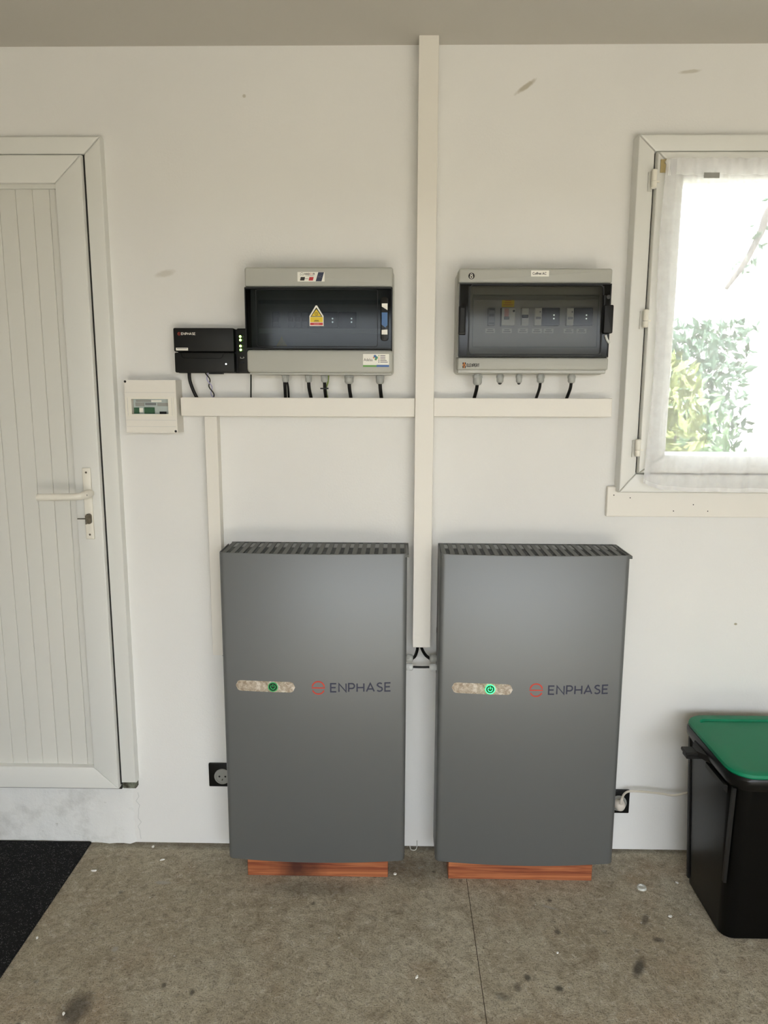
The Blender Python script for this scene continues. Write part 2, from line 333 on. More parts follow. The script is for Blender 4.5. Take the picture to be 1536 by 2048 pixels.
# ---------------------------------------------------------------- the room
X0, X1, ZC = -2.5, 2.6, 2.468
def wall_xz(xs, zs, holes, y0, y1):
    bm = bmesh.new(); vf = {}
    def v(i, k, y):
        key = (i, k, y)
        if key not in vf: vf[key] = bm.verts.new((xs[i], y, zs[k]))
        return vf[key]
    solid = lambda i, k: 0 <= i < len(xs) - 1 and 0 <= k < len(zs) - 1 and (i, k) not in holes
    for i in range(len(xs) - 1):
        for k in range(len(zs) - 1):
            if not solid(i, k): continue
            for y in (y0, y1): bm.faces.new((v(i, k, y), v(i + 1, k, y), v(i + 1, k + 1, y), v(i, k + 1, y)))
            for (di, dk, a, b) in ((-1, 0, (i, k), (i, k + 1)), (1, 0, (i + 1, k), (i + 1, k + 1)), (0, -1, (i, k), (i + 1, k)), (0, 1, (i, k + 1), (i + 1, k + 1))):
                if not solid(i + di, k + dk): bm.faces.new((v(*a, y0), v(*b, y0), v(*b, y1), v(*a, y1)))
    bmesh.ops.recalc_face_normals(bm, faces=bm.faces); return bm
o = obj('wall_back', wall_xz([X0, -1.76, -.885, .705, 1.465, X1], [0, .205, 1.255, 2.185, ZC], {(1, 1), (1, 2), (3, 2)}, 0.0, .22), 'wall_paint'); props(o, 'white painted wall carrying the electrical equipment', kind='structure')
o = obj('wall_left', box(X0 - .2, X0, GY - .2, .22, 0, ZC), 'grey_render'); props(o, 'plain grey side wall left of the door', kind='structure')
o = obj('wall_right', box(X1, X1 + .2, GY - .2, .22, 0, ZC), 'grey_render'); props(o, 'plain grey side wall right of the window', kind='structure')
o = obj('wall_front', wall_xz([X0, GX0, GX1, X1], [0, GH, ZC], {(1, 0)}, GY - .2, GY), 'grey_render'); props(o, 'grey wall around the wide garage doorway', kind='structure')
o = obj('ceiling', box(X0 - .2, X1 + .2, GY - .2, .22, ZC, ZC + .2), 'ceiling_paint'); props(o, 'plain grey-white garage ceiling', kind='structure')
fl = thing('floor', (0, 0, 0), 'rough brownish grey concrete garage floor', None, kind='structure')
JX = .226
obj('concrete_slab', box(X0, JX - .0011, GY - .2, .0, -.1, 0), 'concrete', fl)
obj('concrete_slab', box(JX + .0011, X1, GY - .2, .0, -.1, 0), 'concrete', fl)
obj('joint', box(JX - .0010, JX + .0010, GY - .19, -.001, -.09, -.0015), 'joint_dark', fl, label='thin dark saw joint')
o = obj('ground', box(-40, 40, -40, 40, -.3, -.12), 'ground_pale'); props(o, 'pale sunlit paving outside the garage', kind='structure')
o = obj('wall_sky_blocker', box(-14, 14, -9.4, -9.0, -.12, 2.1), 'sky_blocker_brown'); props(o, 'brown wall added out of view across the drive to block low sky', kind='structure')  # added, never in view: cuts off low sky to shape the indoor light
# whitewashed step under the door: slightly uneven front
bm = bmesh.new(); nx, nz = 46, 12; vs = {}
for i in range(nx + 1):
    for k in range(nz + 1):
        x = -1.95 + (1.95 - .868) * i / nx; z = .205 * k / nz
        y = -.006 - .0035 * math.sin(i * 1.7 + k * .6) * random.random() - .003 * random.random()
        if i == nx: y = .004; x += .006 * (random.random() - .5)
        vs[i, k] = bm.verts.new((x, y, z))
for i in range(nx):
    for k in range(nz): bm.faces.new((vs[i, k], vs[i + 1, k], vs[i + 1, k + 1], vs[i, k + 1]))
ed = [vs[i, nz] for i in range(nx + 1)]; bk = [bm.verts.new((v_.co.x, .15, .205)) for v_ in ed]
for i in range(nx): bm.faces.new((ed[i], ed[i + 1], bk[i + 1], bk[i]))
o = trim = obj('trim_1', bm, 'whitewash', smooth=50); props(o, 'scuffed whitewashed concrete step below the door', kind='structure')

ck = [(-.8605 + .004 * math.sin(k * 1.9) + .003 * math.cos(k * 3.1), .012 + .0155 * k) for k in range(12)]
obj('crack', ribbon(ck, .0014, lambda x: -.0002, th=.0006), 'tape_grey', trim, label='ragged plaster crack')
# ---------------------------------------------------------------- door
d = thing('door_1', (-1.32, 0, .205), 'white plastic door with vertical boards and lever handle', None, kind='structure')
FY_, SY = -.030, -.044
fr0, fr1 = -.902, -.853                       # right jamb
dl = -1.80                                    # left outer edge of the frame
zt = 2.222
def mitre(x_out, x_in, z_out, z_in, side):    # a jamb with mitred top
    return [(x_out, side), (x_in, side), (x_in, z_in), (x_out, z_out)]
jb = lambda bm: bm
def rail(pts, y0, y1, bev=.004):
    bm = poly(pts, y0, y1)
    es = [e for e in bm.edges if all(abs(v.co.y - min(y0, y1)) < 1e-6 for v in e.verts)]
    bmesh.ops.bevel(bm, geom=es, offset=bev, segments=2, profile=.5, affect='EDGES'); return bm
obj('frame_jamb', rail([(fr1, .232), (fr0, .232), (fr0, 2.173), (fr1, zt)], FY_, .06, .006), 'pvc_white', d, smooth=40)
obj('frame_jamb', rail([(dl, .232), (dl + .049, .232), (dl + .049, 2.173), (dl, zt)], FY_, .06, .006), 'pvc_white', d, smooth=40)
obj('frame_head', rail([(dl, zt + .0005), (fr1, zt + .0005), (fr0, 2.1735), (dl + .049, 2.1735)], FY_, .06, .006), 'pvc_white', d, smooth=40)
sx1, sx0, sz1, sz0 = -.906, -1.747, 2.169, .218
px1, px0, pz1, pz0 = -.985, -1.668, 2.092, .294
for nm, pts in (('sash_stile', [(sx1, sz0), (px1, pz0), (px1, pz1), (sx1, sz1)]), ('sash_stile', [(sx0, sz0), (px0, pz0), (px0, pz1), (sx0, sz1)]),
                ('sash_rail', [(sx0, sz1), (sx1, sz1), (px1, pz1), (px0, pz1)]), ('sash_rail', [(sx0, sz0), (sx1, sz0), (px1, pz0), (px0, pz0)])):
    obj(nm, rail(pts, SY, .05, .005), 'pvc_white', d, smooth=40)
bmg = None
for q in ((fr0 - .0045, fr0 + .0005, .225, 2.172), (sx0 - .004, sx0 + .0, .225, 2.172)): bmg = box(q[0], q[1], -.026, .05, q[2], q[3], bm=bmg)
obj('gasket', bmg, 'gasket', d)
obj('gasket', box(px0, px1, -.032, .03, pz1 - .012, pz1 + .002), 'pvc_shade', d)
pw = .0495; x = px1 - .0275; edges = [px1]
while x > px0: edges.append(x); x -= pw
edges.append(px0)
for a, b in zip(edges[1:], edges):
    obj('board', box(a + .0004, b - .0004, -.022, .02, pz0 - .004, pz1 + .004, .0014, 1, edges=lambda p, q: p.y < -.02 and q.y < -.02 and abs(p.z - q.z) > .1), 'board_white', d)
obj('board_backing', box(px0, px1, -.012, .03, pz0, pz1), 'pvc_shade', d)
# lever handle on a long plate
hp = obj('handle_plate', box(-.957, -.931, SY - .008, SY - .0005, 1.055, 1.276, .003), 'handle_white', d, smooth=50)
for z in (1.262, 1.070): obj('screw', lathe((-.944, SY - .0075, z), (0, -1, 0), [(0, .0035), (.0014, .003)], 10), 'key_metal', hp)
hz_ = 1.196
obj('lever', tube([(-.937, SY - .004, hz_ + .002), (-.937, SY - .045, hz_ + .002), (-.948, SY - .062, hz_), (-.985, SY - .066, hz_ - .001), (-1.07, SY - .064, hz_ - .003)], lambda t: .0105 if t > .3 else .0125, 12), 'handle_white', d, smooth=60)
obj('set_screw', lathe((-.929, SY - .05, hz_ + .003), (.6, -1, 0), [(0, .0025), (.003, .0025)], 8), 'black_hole', d)
kc = obj('lock_cylinder', poly(rrect(-.951, -.934, 1.104, 1.136, .008), SY - .014, SY - .004), 'key_metal', d)
obj('key', poly(rrect(-.9445, -.9425, 1.106, 1.134, .0009, 2), SY - .034, SY - .012, bm=poly(rrect(-.9700, -.9380, 1.1215, 1.1245, .001, 2), SY - .031, SY - .026)), 'key_metal', kc)
obj('threshold_gap_shade', box(-1.75, -.905, -.020, .04, .2052, .2175), 'gasket', d)  # dark strip painted in as the shadow between sash and step
obj('threshold_stub', box(-.904, -.856, -.020, .05, .206, .231, .004, 1), 'moss', d, label='crumbling mossy stub below the right jamb')

# ---------------------------------------------------------------- window
wd = thing('window_1', (1.07, 0, 1.21), 'white plastic window with three hinges, bright garden behind', None, kind='structure')
WX0, WX1, WZ0, WZ1 = .667, 1.50, 1.210, 2.218
wf = .046; WY, WSY = -.050, -.064
a0, a1, b0, b1 = WX0 + wf + .002, WX1 - wf - .002, WZ0 + .057, WZ1 - wf
for nm, pts in (('frame_stile', [(WX0, WZ0), (a0, b0), (a0, b1), (WX0, WZ1)]), ('frame_stile', [(WX1, WZ0), (a1, b0), (a1, b1), (WX1, WZ1)]),
                ('frame_rail', [(WX0, WZ1), (WX1, WZ1), (a1, b1), (a0, b1)]), ('frame_rail', [(WX0, WZ0), (WX1, WZ0), (a1, b0), (a0, b0)])):
    obj(nm, rail(pts, WY, .05, .007), 'pvc_white', wd, smooth=40)
a0 += .003; a1 -= .003; b0 += .003; b1 -= .003
g0, g1, h0, h1 = .795, 1.375, 1.326, 2.097
for nm, pts in (('sash_stile', [(a0, b0), (g0, h0), (g0, h1), (a0, b1)]), ('sash_stile', [(a1, b0), (g1, h0), (g1, h1), (a1, b1)]),
                ('sash_rail', [(a0, b1), (a1, b1), (g1, h1), (g0, h1)]), ('sash_rail', [(a0, b0), (a1, b0), (g1, h0), (g0, h0)])):
    obj(nm, rail(pts, WSY, .045, .008), 'pvc_white', wd, smooth=40)
obj('gasket', box(a0 - .0035, a0 + .0005, -.040, .04, b0, b1), 'gasket', wd)
obj('pane', box(g0 - .01, g1 + .01, -.012, -.006, h0 - .01, h1 + .01), 'window_glass', wd)
for z in (2.0901, 1.7129, 1.3416):
    hg = obj('hinge', lathe((a0 - .008, -.068, z - .021), (0, 0, 1), [(0, .004), (.002, .0078), (.0185, .0078), (.0187, .006)], 12), 'handle_white', wd, smooth=40)
    obj('knuckle', lathe((a0 - .008, -.068, z - .0018), (0, 0, 1), [(0, .0078), (.030, .0078), (.032, .0045)], 12), 'handle_white', hg, smooth=40)
    obj('pin', box(a0 - .010, a0 + .008, -.066, -.062, z - .004, z + .001), 'handle_white', hg)
    obj('hinge_plate', box(a0 - .020, a0 - .010, -.056, -.049, z - .024, z + .026), 'pvc_shade', hg)
sill = obj('window_sill', box(.642, 1.53, -.018, 0, 1.131, 1.224, .003, 2), 'trunk_white', wd)
for px, py in ((.662, 1.198), (.712, 1.190), (.846, 1.150), (.905, 1.170), (.95, 1.15)): obj('screw_hole', lathe((px, -.0178, py), (0, -1, 0), [(0, .0018), (.0006, .0018)], 8), 'black_hole', sill)
# curtain hung on the sash
cu = thing('curtain', (1.07, -.075, 1.22), 'sheer white voile curtain hanging over the window sash', 'curtain')
def curtain(z0f, z1f, x0, x1, ny=30, nxn=150, yo=0.0):
    bm = bmesh.new(); vs = {}
    for i in range(nxn + 1):
        u = i / nxn; x = x0 + (x1 - x0) * u
        for k in range(ny + 1):
            t = k / ny; z = z0f(x) + (z1f(x) - z0f(x)) * t
            tt = (z - 1.21) / .93
            amp = .0025 + .0075 * max(0.0, 1 - tt) ** 1.5
            y = -.087 - yo + amp * math.sin(x * 62 + .8 * math.sin(x * 17)) + .003 * math.sin(x * 151 + 2) * (.4 + tt)
            vs[i, k] = bm.verts.new((x + .004 * math.sin(z * 9) * (1 - u), y, z))
    for i in range(nxn):
        for k in range(ny): bm.faces.new((vs[i, k], vs[i + 1, k], vs[i + 1, k + 1], vs[i, k + 1]))
    return bm
zlow = lambda x: 1.2225 + .020 * math.exp(-(x - .735) / .035) - .004 * min(1, (x - .73) / .2)
obj('cloth', curtain(zlow, lambda x: 2.142, .733, 1.42), 'voile', cu, smooth=80)
obj('hem', curtain(zlow, lambda x: zlow(x) + .012, .733, 1.42, 2, yo=.0012), 'voile_hem', cu, smooth=80)
obj('side_hem', curtain(zlow, lambda x: 2.142, .733, .762, 30, 8, yo=.0012), 'voile', cu, smooth=80)
obj('header', curtain(lambda x: 2.100, lambda x: 2.144, .742, 1.42, 4, yo=.0012), 'voile_hem', cu, smooth=80)
obj('tape_tag', box(0.8346, 0.8769, -.1000, -.0985, 2.0885, 2.1028), 'tag_grey', cu, label='small grey sticker on the curtain header')
cr = thing('curtain_rod', (1.07, -.082, 2.135), 'thin white rod threaded through the curtain top', 'curtain rod')
obj('rod', tube([(.742, -.0725, 2.137), (1.43, -.0725, 2.137)], .0035, 8, sub=0), 'handle_white', cr, smooth=60)
for x in (.738, 1.432):
    br = obj('bracket', box(x - .012, x + .010, -.068, -.0635, 2.112, 2.146), 'brown_tape', cr, label='yellowed adhesive hook')
    obj('knob', lathe((x + .003, -.066, 2.137), (0, -1, 0), [(0, .004), (.005, .004), (.006, .0065), (.011, .006)], 12), 'handle_white', br, smooth=50)

# ---------------------------------------------------------------- cable trunking
def trunk(name, x0, x1, z0, z1, dep, label, vertical):
    t = thing(name, ((x0 + x1) / 2, 0, z0), label, 'trunking', 'white plastic cable trunking')
    i = .0012
    if vertical:
        obj('channel', box(x0 + i, x1 - i, -dep + .008, 0, z0 + .001, z1 - .0005), 'trunk_white', t)
        obj('cover', box(x0, x1, -dep, -dep + .012, z0, z1 - .0004, .0012, 2), 'trunk_white', t)
    else:
        obj('channel', box(x0 + .001, x1 - .001, -dep + .008, 0, z0 + i, z1 - i), 'trunk_white', t)
        obj('cover', box(x0, x1, -dep, -dep + .012, z0, z1, .0012, 2), 'trunk_white', t)
    return t
trunk('cable_trunking', .0515, .1065, .720, ZC, .060, 'tall wide white trunking running up from between the batteries to the ceiling', True)
trunk('cable_trunking', -.647, .0510, 1.4335, 1.4885, .050, 'long horizontal white trunking below the black gateway and smoked cabinet', False)
trunk('cable_trunking', .1072, .6325, 1.4355, 1.4895, .050, 'short horizontal white trunking below the cabinet beside the window', False)
trunk('cable_trunking', -.580, -.542, .681, 1.4330, .042, 'narrow vertical white trunking dropping behind the battery nearer the door', True)

# ---------------------------------------------------------------- batteries
BW, BH, BT = .55, .98, .064
XL, XR = -.5194, .1262
def ysurf_l(x):                               # front surface of the cover, x measured from its left edge
    r = .016; e = .172
    q = max(-1.0, min(1.0, (x - BW / 2) / (BW / 2 - r)))
    y = e + .016 * (1 - q * q)
    ex = min(x, BW - x)
    if ex < r: y = e - r + math.sqrt(max(0, r * r - (r - ex) ** 2))
    return -y
def battery(x0, label):
    t = thing('wall_battery', (x0 + BW / 2, 0, BT), label, 'battery', 'wall batteries')
    r = .016; n = 36
    prof = [(0, -.045), (0, -.10), (0, -.156)]
    prof += [(r - r * math.cos(R(a)), -(.156 + r * math.sin(R(a)))) for a in (15, 30, 45, 60, 75, 88)]
    prof += [(r + (BW - 2 * r) * k / n, ysurf_l(r + (BW - 2 * r) * k / n)) for k in range(1, n)]
    prof += [(BW - p[0], p[1]) for p in prof[:9]][::-1]
    inner = []
    for k, p in enumerate(prof):
        a = Vector(prof[max(0, k - 1)]); b = Vector(prof[min(len(prof) - 1, k + 1)]); dd = (b - a).normalized()
        inner.append((p[0] - dd.y * .0022, p[1] + dd.x * .0022))
    bm = bmesh.new(); rows = []
    zs = [0, .004, .976, .98]
    for p, q in zip(prof, inner):
        pin = lambda f: (p[0] * (1 - f) + q[0] * f, p[1] * (1 - f) + q[1] * f)
        cols = [(q, 0), (pin(.4), 0), (p, .0015), (p, BH - .0015), (pin(.4), BH), (q, BH)]
        rows.append([bm.verts.new((x0 + c_[0][0], c_[0][1], BT + c_[1])) for c_ in cols])
    for a, b in zip(rows, rows[1:]):
        for k in range(6): bm.faces.new((a[k], b[k], b[(k + 1) % 6], a[(k + 1) % 6]))
    bm.faces.new(rows[0]); bm.faces.new(rows[-1][::-1]); bmesh.ops.recalc_face_normals(bm, faces=bm.faces)
    cover = obj('cover', bm, 'silver_paint', t, smooth=35)
    obj('back_case', box(x0 + .004, x0 + BW - .004, -.060, -.002, BT + .002, BT + BH - .006, .003, 1), 'battery_back', t)
    # bottom pan and dark interior below the grille
    f0 = [(x0 + q[0] * .998 + .0006, q[1] + .001) for q in inner]
    obj('inner_case', loft([[(p[0], p[1], z) for p in f0] for z in (BT + .003, BT + BH - .020)]), 'inside_black', t)
    # vent grille: slats with fine cross bars
    zt_ = BT + BH - .003
    gr = obj('vent_grille', box(x0 + .003, x0 + BW - .003, -.0075, -.002, zt_ - .010, zt_), 'grille_grey', t)
    pitch = .02555
    for k in range(22):
        c_ = x0 + .006 + pitch * k
        yb = -.016 if .40 < (k + .5) / 22 < .66 else -.004
        sl = box(c_ - .0006, c_ + .0128, ysurf_l(min(BW - .012, max(.012, c_ - x0))) + .0045, yb, zt_ - .008, zt_)
        obj('slat', sl, 'grille_grey', gr)
    cb = None
    for k in range(10):
        y = -.018 - .0166 * k
        cb = box(x0 + .005, x0 + BW - .005, y - .0020, y + .0020, zt_ - .009, zt_ - .0035, bm=cb)
    obj('cross_bars', cb, 'grille_grey', gr)
    # print on the cover
    ys = lambda x: ysurf_l(x - x0)
    zl = .6385
    def pill(xa, xb, hh, off, name, m, par, n=28):
        bm = bmesh.new(); top = []; bot = []
        for k in range(n + 1):
            x = xa + (xb - xa) * k / n
            e = min(x - xa, xb - x); hz2 = hh if e > hh else math.sqrt(max(1e-10, hh * hh - (hh - e) ** 2))
            top.append((x, hz2)); bot.append((x, -hz2))
        A = [bm.verts.new((x, ys(x) - off, zl + h_)) for x, h_ in top]; B = [bm.verts.new((x, ys(x) - off, zl + h_)) for x, h_ in bot]
        for k in range(n): bm.faces.new((A[k], A[k + 1], B[k + 1], B[k]))
        A2 = [bm.verts.new((v.co.x, v.co.y + off + .0003, v.co.z)) for v in A]; B2 = [bm.verts.new((v.co.x, v.co.y + off + .0003, v.co.z)) for v in B]
        for k in range(n): bm.faces.new((A[k], A2[k], A2[k + 1], A[k + 1])); bm.faces.new((B[k], B[k + 1], B2[k + 1], B2[k]))
        return obj(name, bm, m, par)
    sp_ = pill(x0 + .040, x0 + .220, .0165, .0008, 'status_strip', 'status_film', t)
    sp_['label'] = 'mottled beige rounded status strip'
    bx = x0 + .1535; by = ys(bx)
    btn = obj('power_button', lathe((bx, by + .001, zl), (0, -1, 0), [(0, .0145), (.0022, .0145), (.003, .0138)], 28), 'button_dark', t, smooth=40, label='round dark power button')
    gl = ribbon(arc(bx, zl, .0135, .0135, 0, 360, 28), .0022, lambda x: by - .0023)
    obj('glow_ring', gl, 'button_green', btn)
    gs = ribbon(arc(bx, zl, .0068, .0068, 130, 410, 18), .0020, lambda x: by - .0026); ribbon([(bx, zl + .0085), (bx, zl + .0005)], .0020, lambda x: by - .0026, bm=gs)
    obj('power_symbol', gs, 'button_green', btn)
    lx = x0 + .289
    e = ribbon(arc(lx, zl + .0012, .0178, .0178, 8, 172, 20), .0040, ys)
    ribbon([(lx - .0198, zl - .0008), (lx, zl - .0008), (lx + .0198, zl - .0008)], .0036, ys, bm=e)
    ribbon(arc(lx, zl - .0022, .0178, .0178, 202, 338, 16), .0040, ys, bm=e)
    obj('logo', e, 'logo_red', t, label='red split-circle emblem')
    obj('lettering', lettering('ENPHASE', x0 + .326, x0 + .5035, zl - .0128, .0255, .0042, ys), 'logo_navy', t, label='dark blue brand lettering')
    return t
batL = battery(XL, 'silver-grey wall battery nearer the door, its power button barely lit')
batR = copy_tree(batL); batR.location.x += XR - XL; BASE[batR.name] = batL.location + Vector((XR - XL, 0, 0))
batR['label'] = 'silver-grey wall battery nearer the green-lidded bin, its power button glowing green'
for ch in batL.children_recursive:
    if ch.name.split('.')[0] in ('glow_ring', 'power_symbol'): ch.data = ch.data.copy(); ch.data.materials[0] = M['button_green_dim']
def gland(parent, p, d, r, m='gland_grey', L=.026):
    gb = lathe(p, d, [(0, r * .80), (.004, r * .80)], 16)
    lathe(Vector(p) + Vector(d) * .004, d, [(0, r * 1.0), (.0005, r * 1.08), (.008, r * 1.08), (.0088, r)], 6, bm=gb)
    lathe(Vector(p) + Vector(d) * .0088, d, [(0, r * .98), (L * .45, r * .98), (L * .60, r * .80), (L * .66, r * .58)], 16, bm=gb)
    return obj('cable_gland', gb, m, parent, smooth=35)
BASE[batR.name] = Vector(batR.location)
gx = XL + BW - .001; gy = -.075
gland(batL, (gx, gy, .690), (1, 0, 0), .0125, 'gland_grey', .022); gland(batL, (gx, gy, .662), (1, 0, 0), .0115, 'gland_white', .022)
gx2 = XR + .001
gland(batR, (gx2, gy, .690), (-1, 0, 0), .0125, 'gland_grey', .022); gland(batR, (gx2, gy, .662), (-1, 0, 0), .0115, 'gland_white', .022)
for z in (.775, .645): obj('side_slot', box(XR - .0006, XR + .002, -.062, -.050, z - .008, z + .008), 'black_hole', batR)
def cable(name, pts, r, label, m='cable_black', cat='cable', group=None, sub=8):
    o_ = obj(name, tube(pts, r, 10, sub=sub), m, base=pts[-1], smooth=70); props(o_, label, cat, group); return o_
cable('power_cable', [(.066, -.030, .722), (.067, -.04, .708), (.060, gy + .01, .695), (gx + .022, gy, .690)], .0048, 'short black cable bending from the tall trunking into the battery nearer the door')
cable('power_cable', [(.078, -.030, .722), (.082, -.042, .708), (.092, gy + .012, .697), (gx2 - .022, gy, .690)], .0048, 'short black cable bending from the tall trunking into the battery nearer the bin')
cable('link_cable', [(gx + .020, gy, .662), (.078, gy, .6615), (gx2 - .020, gy, .662)], .0036, 'straight black link cable joining the sides of both batteries')
cable('stub_cable', [(-.555, -.022, .683), (-.550, -.024, .676), (-.530, -.03, .672), (-.517, -.03, .671)], .004, 'tiny black cable end below the narrow vertical trunking')
# timber blocks
o = obj('timber_block', box(-.463, -.021, -.163, -.02, 0.0, BT, .0015, 1), 'pine_knot', base=(-.463, -.163, 0)); props(o, 'reddish pine block with dark knot under the battery nearer the door', 'wood block', 'timber blocks under the batteries')
o = obj('timber_block', box(.168, .616, -.165, -.02, 0.0, BT, .0015, 1), 'pine', base=(.168, -.165, 0)); props(o, 'reddish pine block with straight grain under the battery nearer the bin', 'wood block', 'timber blocks under the batteries')

# ---------------------------------------------------------------- cabinet with the dark smoked door
YB = -.110
eL = thing('electrical_cabinet', (-.225, 0, 1.556), 'grey electrical cabinet with dark smoked door and yellow warning triangle', 'cabinet')
x0, x1, z0, z1 = -.434, -.0155, 1.560, 1.852
dz0, dz1 = 1.627, 1.795
front_edges = lambda p, q: True
def slab(xa, xb, za, zb, ya, yb, r, bev=.004):
    bm = poly(rrect(xa, xb, za, zb, r, 4), ya, yb)
    es = [e for e in bm.edges if all(abs(v.co.y - min(ya, yb)) < 1e-6 for v in e.verts)]
    bmesh.ops.bevel(bm, geom=es, offset=bev, segments=3, profile=.5, affect='EDGES'); return bm
obj('back_case', slab(x0 + .004, x1 + .003, z0 - .006, z1 - .003, -.058, -.001, .012), 'box_grey_light', eL, smooth=40)
obj('top_cover', slab(x0, x1, dz1 + .002, z1, YB, -.0585, .007, .006), 'box_grey', eL, smooth=40)
obj('bottom_cover', slab(x0 + .001, x1 + .001, z0, dz0 - .002, YB, -.0585, .010, .006), 'box_grey', eL, smooth=40)
obj('bottom_lip', box(x0 + .006, x1 - .002, -.098, -.0585, z0 - .005, z0 + .001, .002, 1), 'box_grey_light', eL)
for xa in (x0 + .001, x1 - .006): obj('cheek', box(xa, xa + .005, YB + .012, -.0585, dz0 - .002, dz1 + .002), 'plastic_dark', eL)
obj('inner_panel', box(x0 + .008, x1 - .008, -.066, -.0586, dz0 + .001, dz1 - .001), 'panel_grey', eL)
YM = -.084
def module(parent, xa, xb, za, zb, m, name='breaker', yf=YM, back=-.0662): return obj(name, box(xa, xb, yf, back, za, zb, .0012, 1), m, parent)
# rail fascia strips seen through the smoke
obj('fascia', box(x0 + .03, x1 - .03, -.0685, -.0662, 1.6731, 1.6872), 'module_white', eL)
obj('fascia', box(x0 + .03, x1 - .03, -.0705, -.0662, 1.7559, 1.7670), 'rail_grey', eL)
zlo, zhi = 1.6892, 1.7325
for a, b in ((-0.3622, -0.3405), (-0.3174, -0.2986), (-0.2972, -0.2784), (-0.2770, -0.2582), (-0.2568, -0.2381)):
    br = module(eL, a, b - .0006, zlo, zhi, 'module_grey')
    obj('toggle', box(a + .003, b - .0036, YM - .008, YM, (zlo + zhi) / 2 - .006, (zlo + zhi) / 2 + .006, .001, 1), 'module_black', br)
for a, b, dx in ((-0.2251, -0.1732, -0.1886), (-0.1718, -0.1200, -0.1341)):
    br = module(eL, a, b - .0004, zlo, zhi, 'module_black', 'relay_module')
    for zz in (1.7140, 1.7042): obj('indicator', lathe((dx, YM + .0002, zz), (0, -1, 0), [(0, .0022), (.0008, .0022)], 10), 'led_white', br)
tx, tz = -0.3389, 1.6487
obj('inner_warning_sign', poly([(tx - .016, tz - .011), (tx + .016, tz - .011), (tx, tz + .017)], -.0672, -.0661), 'sticker_yellow', eL)
dr = obj('smoked_door', box(x0 + .003, x1 - .003, YB - .010, YB - .007, dz0, dz1), 'door_smoke_dark', eL, label='dark smoked transparent door')
rb = None
for q in ((x0 + .002, x1 - .002, dz1 - .003, dz1 + .001), (x0 + .002, x1 - .002, dz0 - .001, dz0 + .0025), (x0 + .001, x0 + .0035, dz0, dz1), (x1 - .0045, x1 - .001, dz0, dz1)): rb = box(q[0], q[1], YB - .012, YB + .010, q[2], q[3], bm=rb)
obj('door_edge', rb, 'plastic_black', dr)
ia, ib, ja, jb_ = -0.4009, -0.0585, 1.6335, 1.7898
rp = rrect(ia, ib, ja, jb_, .006, 4); rp.append(rp[0])
obj('door_rib', ribbon(rp, .0016, lambda x: YB - .0102, th=.001), 'plastic_black', dr)
lt = obj('latch', slab(-0.0500, -0.0275, 1.6492, 1.7697, YB - .013, YB - .004, .0085, .002), 'plastic_black_gloss', eL, smooth=40, label='black oval latch')
lcx0, lcx1 = -0.0465, -0.0303
obj('latch_clip', poly([(lcx0, 1.7515), (lcx1, 1.7515), (lcx1, 1.7338), (lcx0, 1.7433)], YB - .0165, YB - .012), 'sticker_white', lt)
obj('latch_clip', poly([(lcx0, 1.6668), (lcx1, 1.6668), (lcx1, 1.6805), (lcx0, 1.6792)], YB - .0165, YB - .012), 'sticker_white', lt)
obj('latch_button', poly([(lcx0, 1.7270), (lcx1, 1.7270), (lcx1, 1.6929), ((lcx0 + lcx1) / 2 + .002, 1.6860), (lcx0, 1.6942)], YB - .0175, YB - .012), 'latch_blue', lt)
# warning triangle sticker on the door
YD = YB - .0101
sx_a, sx_b = -0.2507, -0.2110; sz_a, sz_b, sz_c = 1.6901, 1.7176, 1.7463; sm = (sx_a + sx_b) / 2
ws = obj('warning_sticker', poly([(sx_a, sz_a), (sx_b, sz_a), (sx_b, sz_b), (sm + .002, sz_c), (sm - .002, sz_c), (sx_a, sz_b)], YD - .0006, YD), 'sticker_white', eL)
obj('triangle', poly([(sx_a + .003, sz_b - .002), (sx_b - .003, sz_b - .002), (sm, sz_c - .005)], YD - .0009, YD - .0006), 'ink_black', ws)
obj('triangle_field', poly([(sx_a + .0062, sz_b - .0004), (sx_b - .0062, sz_b - .0004), (sm, sz_c - .010)], YD - .0012, YD - .0009), 'sticker_yellow', ws)
sg = ribbon(arc(sm, sz_b + .0055, .0042, .0042, 0, 360, 16), .0011, lambda x: YD - .0012, th=.0004); ribbon([(sm, sz_b + .0078), (sm, sz_b + .0035)], .0012, lambda x: YD - .0012, th=.0004, bm=sg)
obj('symbol', sg, 'ink_black', ws)
obj('yellow_band', box(sx_a + .0018, sx_b - .0018, YD - .0009, YD - .0006, sz_a + .0105, sz_b - .0028), 'sticker_yellow', ws)
obj('print_line', box(sm - .006, sm + .006, YD - .0011, YD - .0009, sz_a + .0150, sz_a + .0163, bm=box(sm - .0075, sm + .0075, YD - .0011, YD - .0009, sz_a + .0120, sz_a + .0133)), 'ink_black', ws)
obj('red_band', box(sx_a + .0018, sx_b - .0018, YD - .0009, YD - .0006, sz_a + .0022, sz_a + .0092), 'sticker_red', ws)
obj('print_line', box(sm - .008, sm + .008, YD - .0011, YD - .0009, sz_a + .0060, sz_a + .0069, bm=box(sm - .008, sm + .008, YD - .0011, YD - .0009, sz_a + .0040, sz_a + .0049)), 'ink_pink', ws)
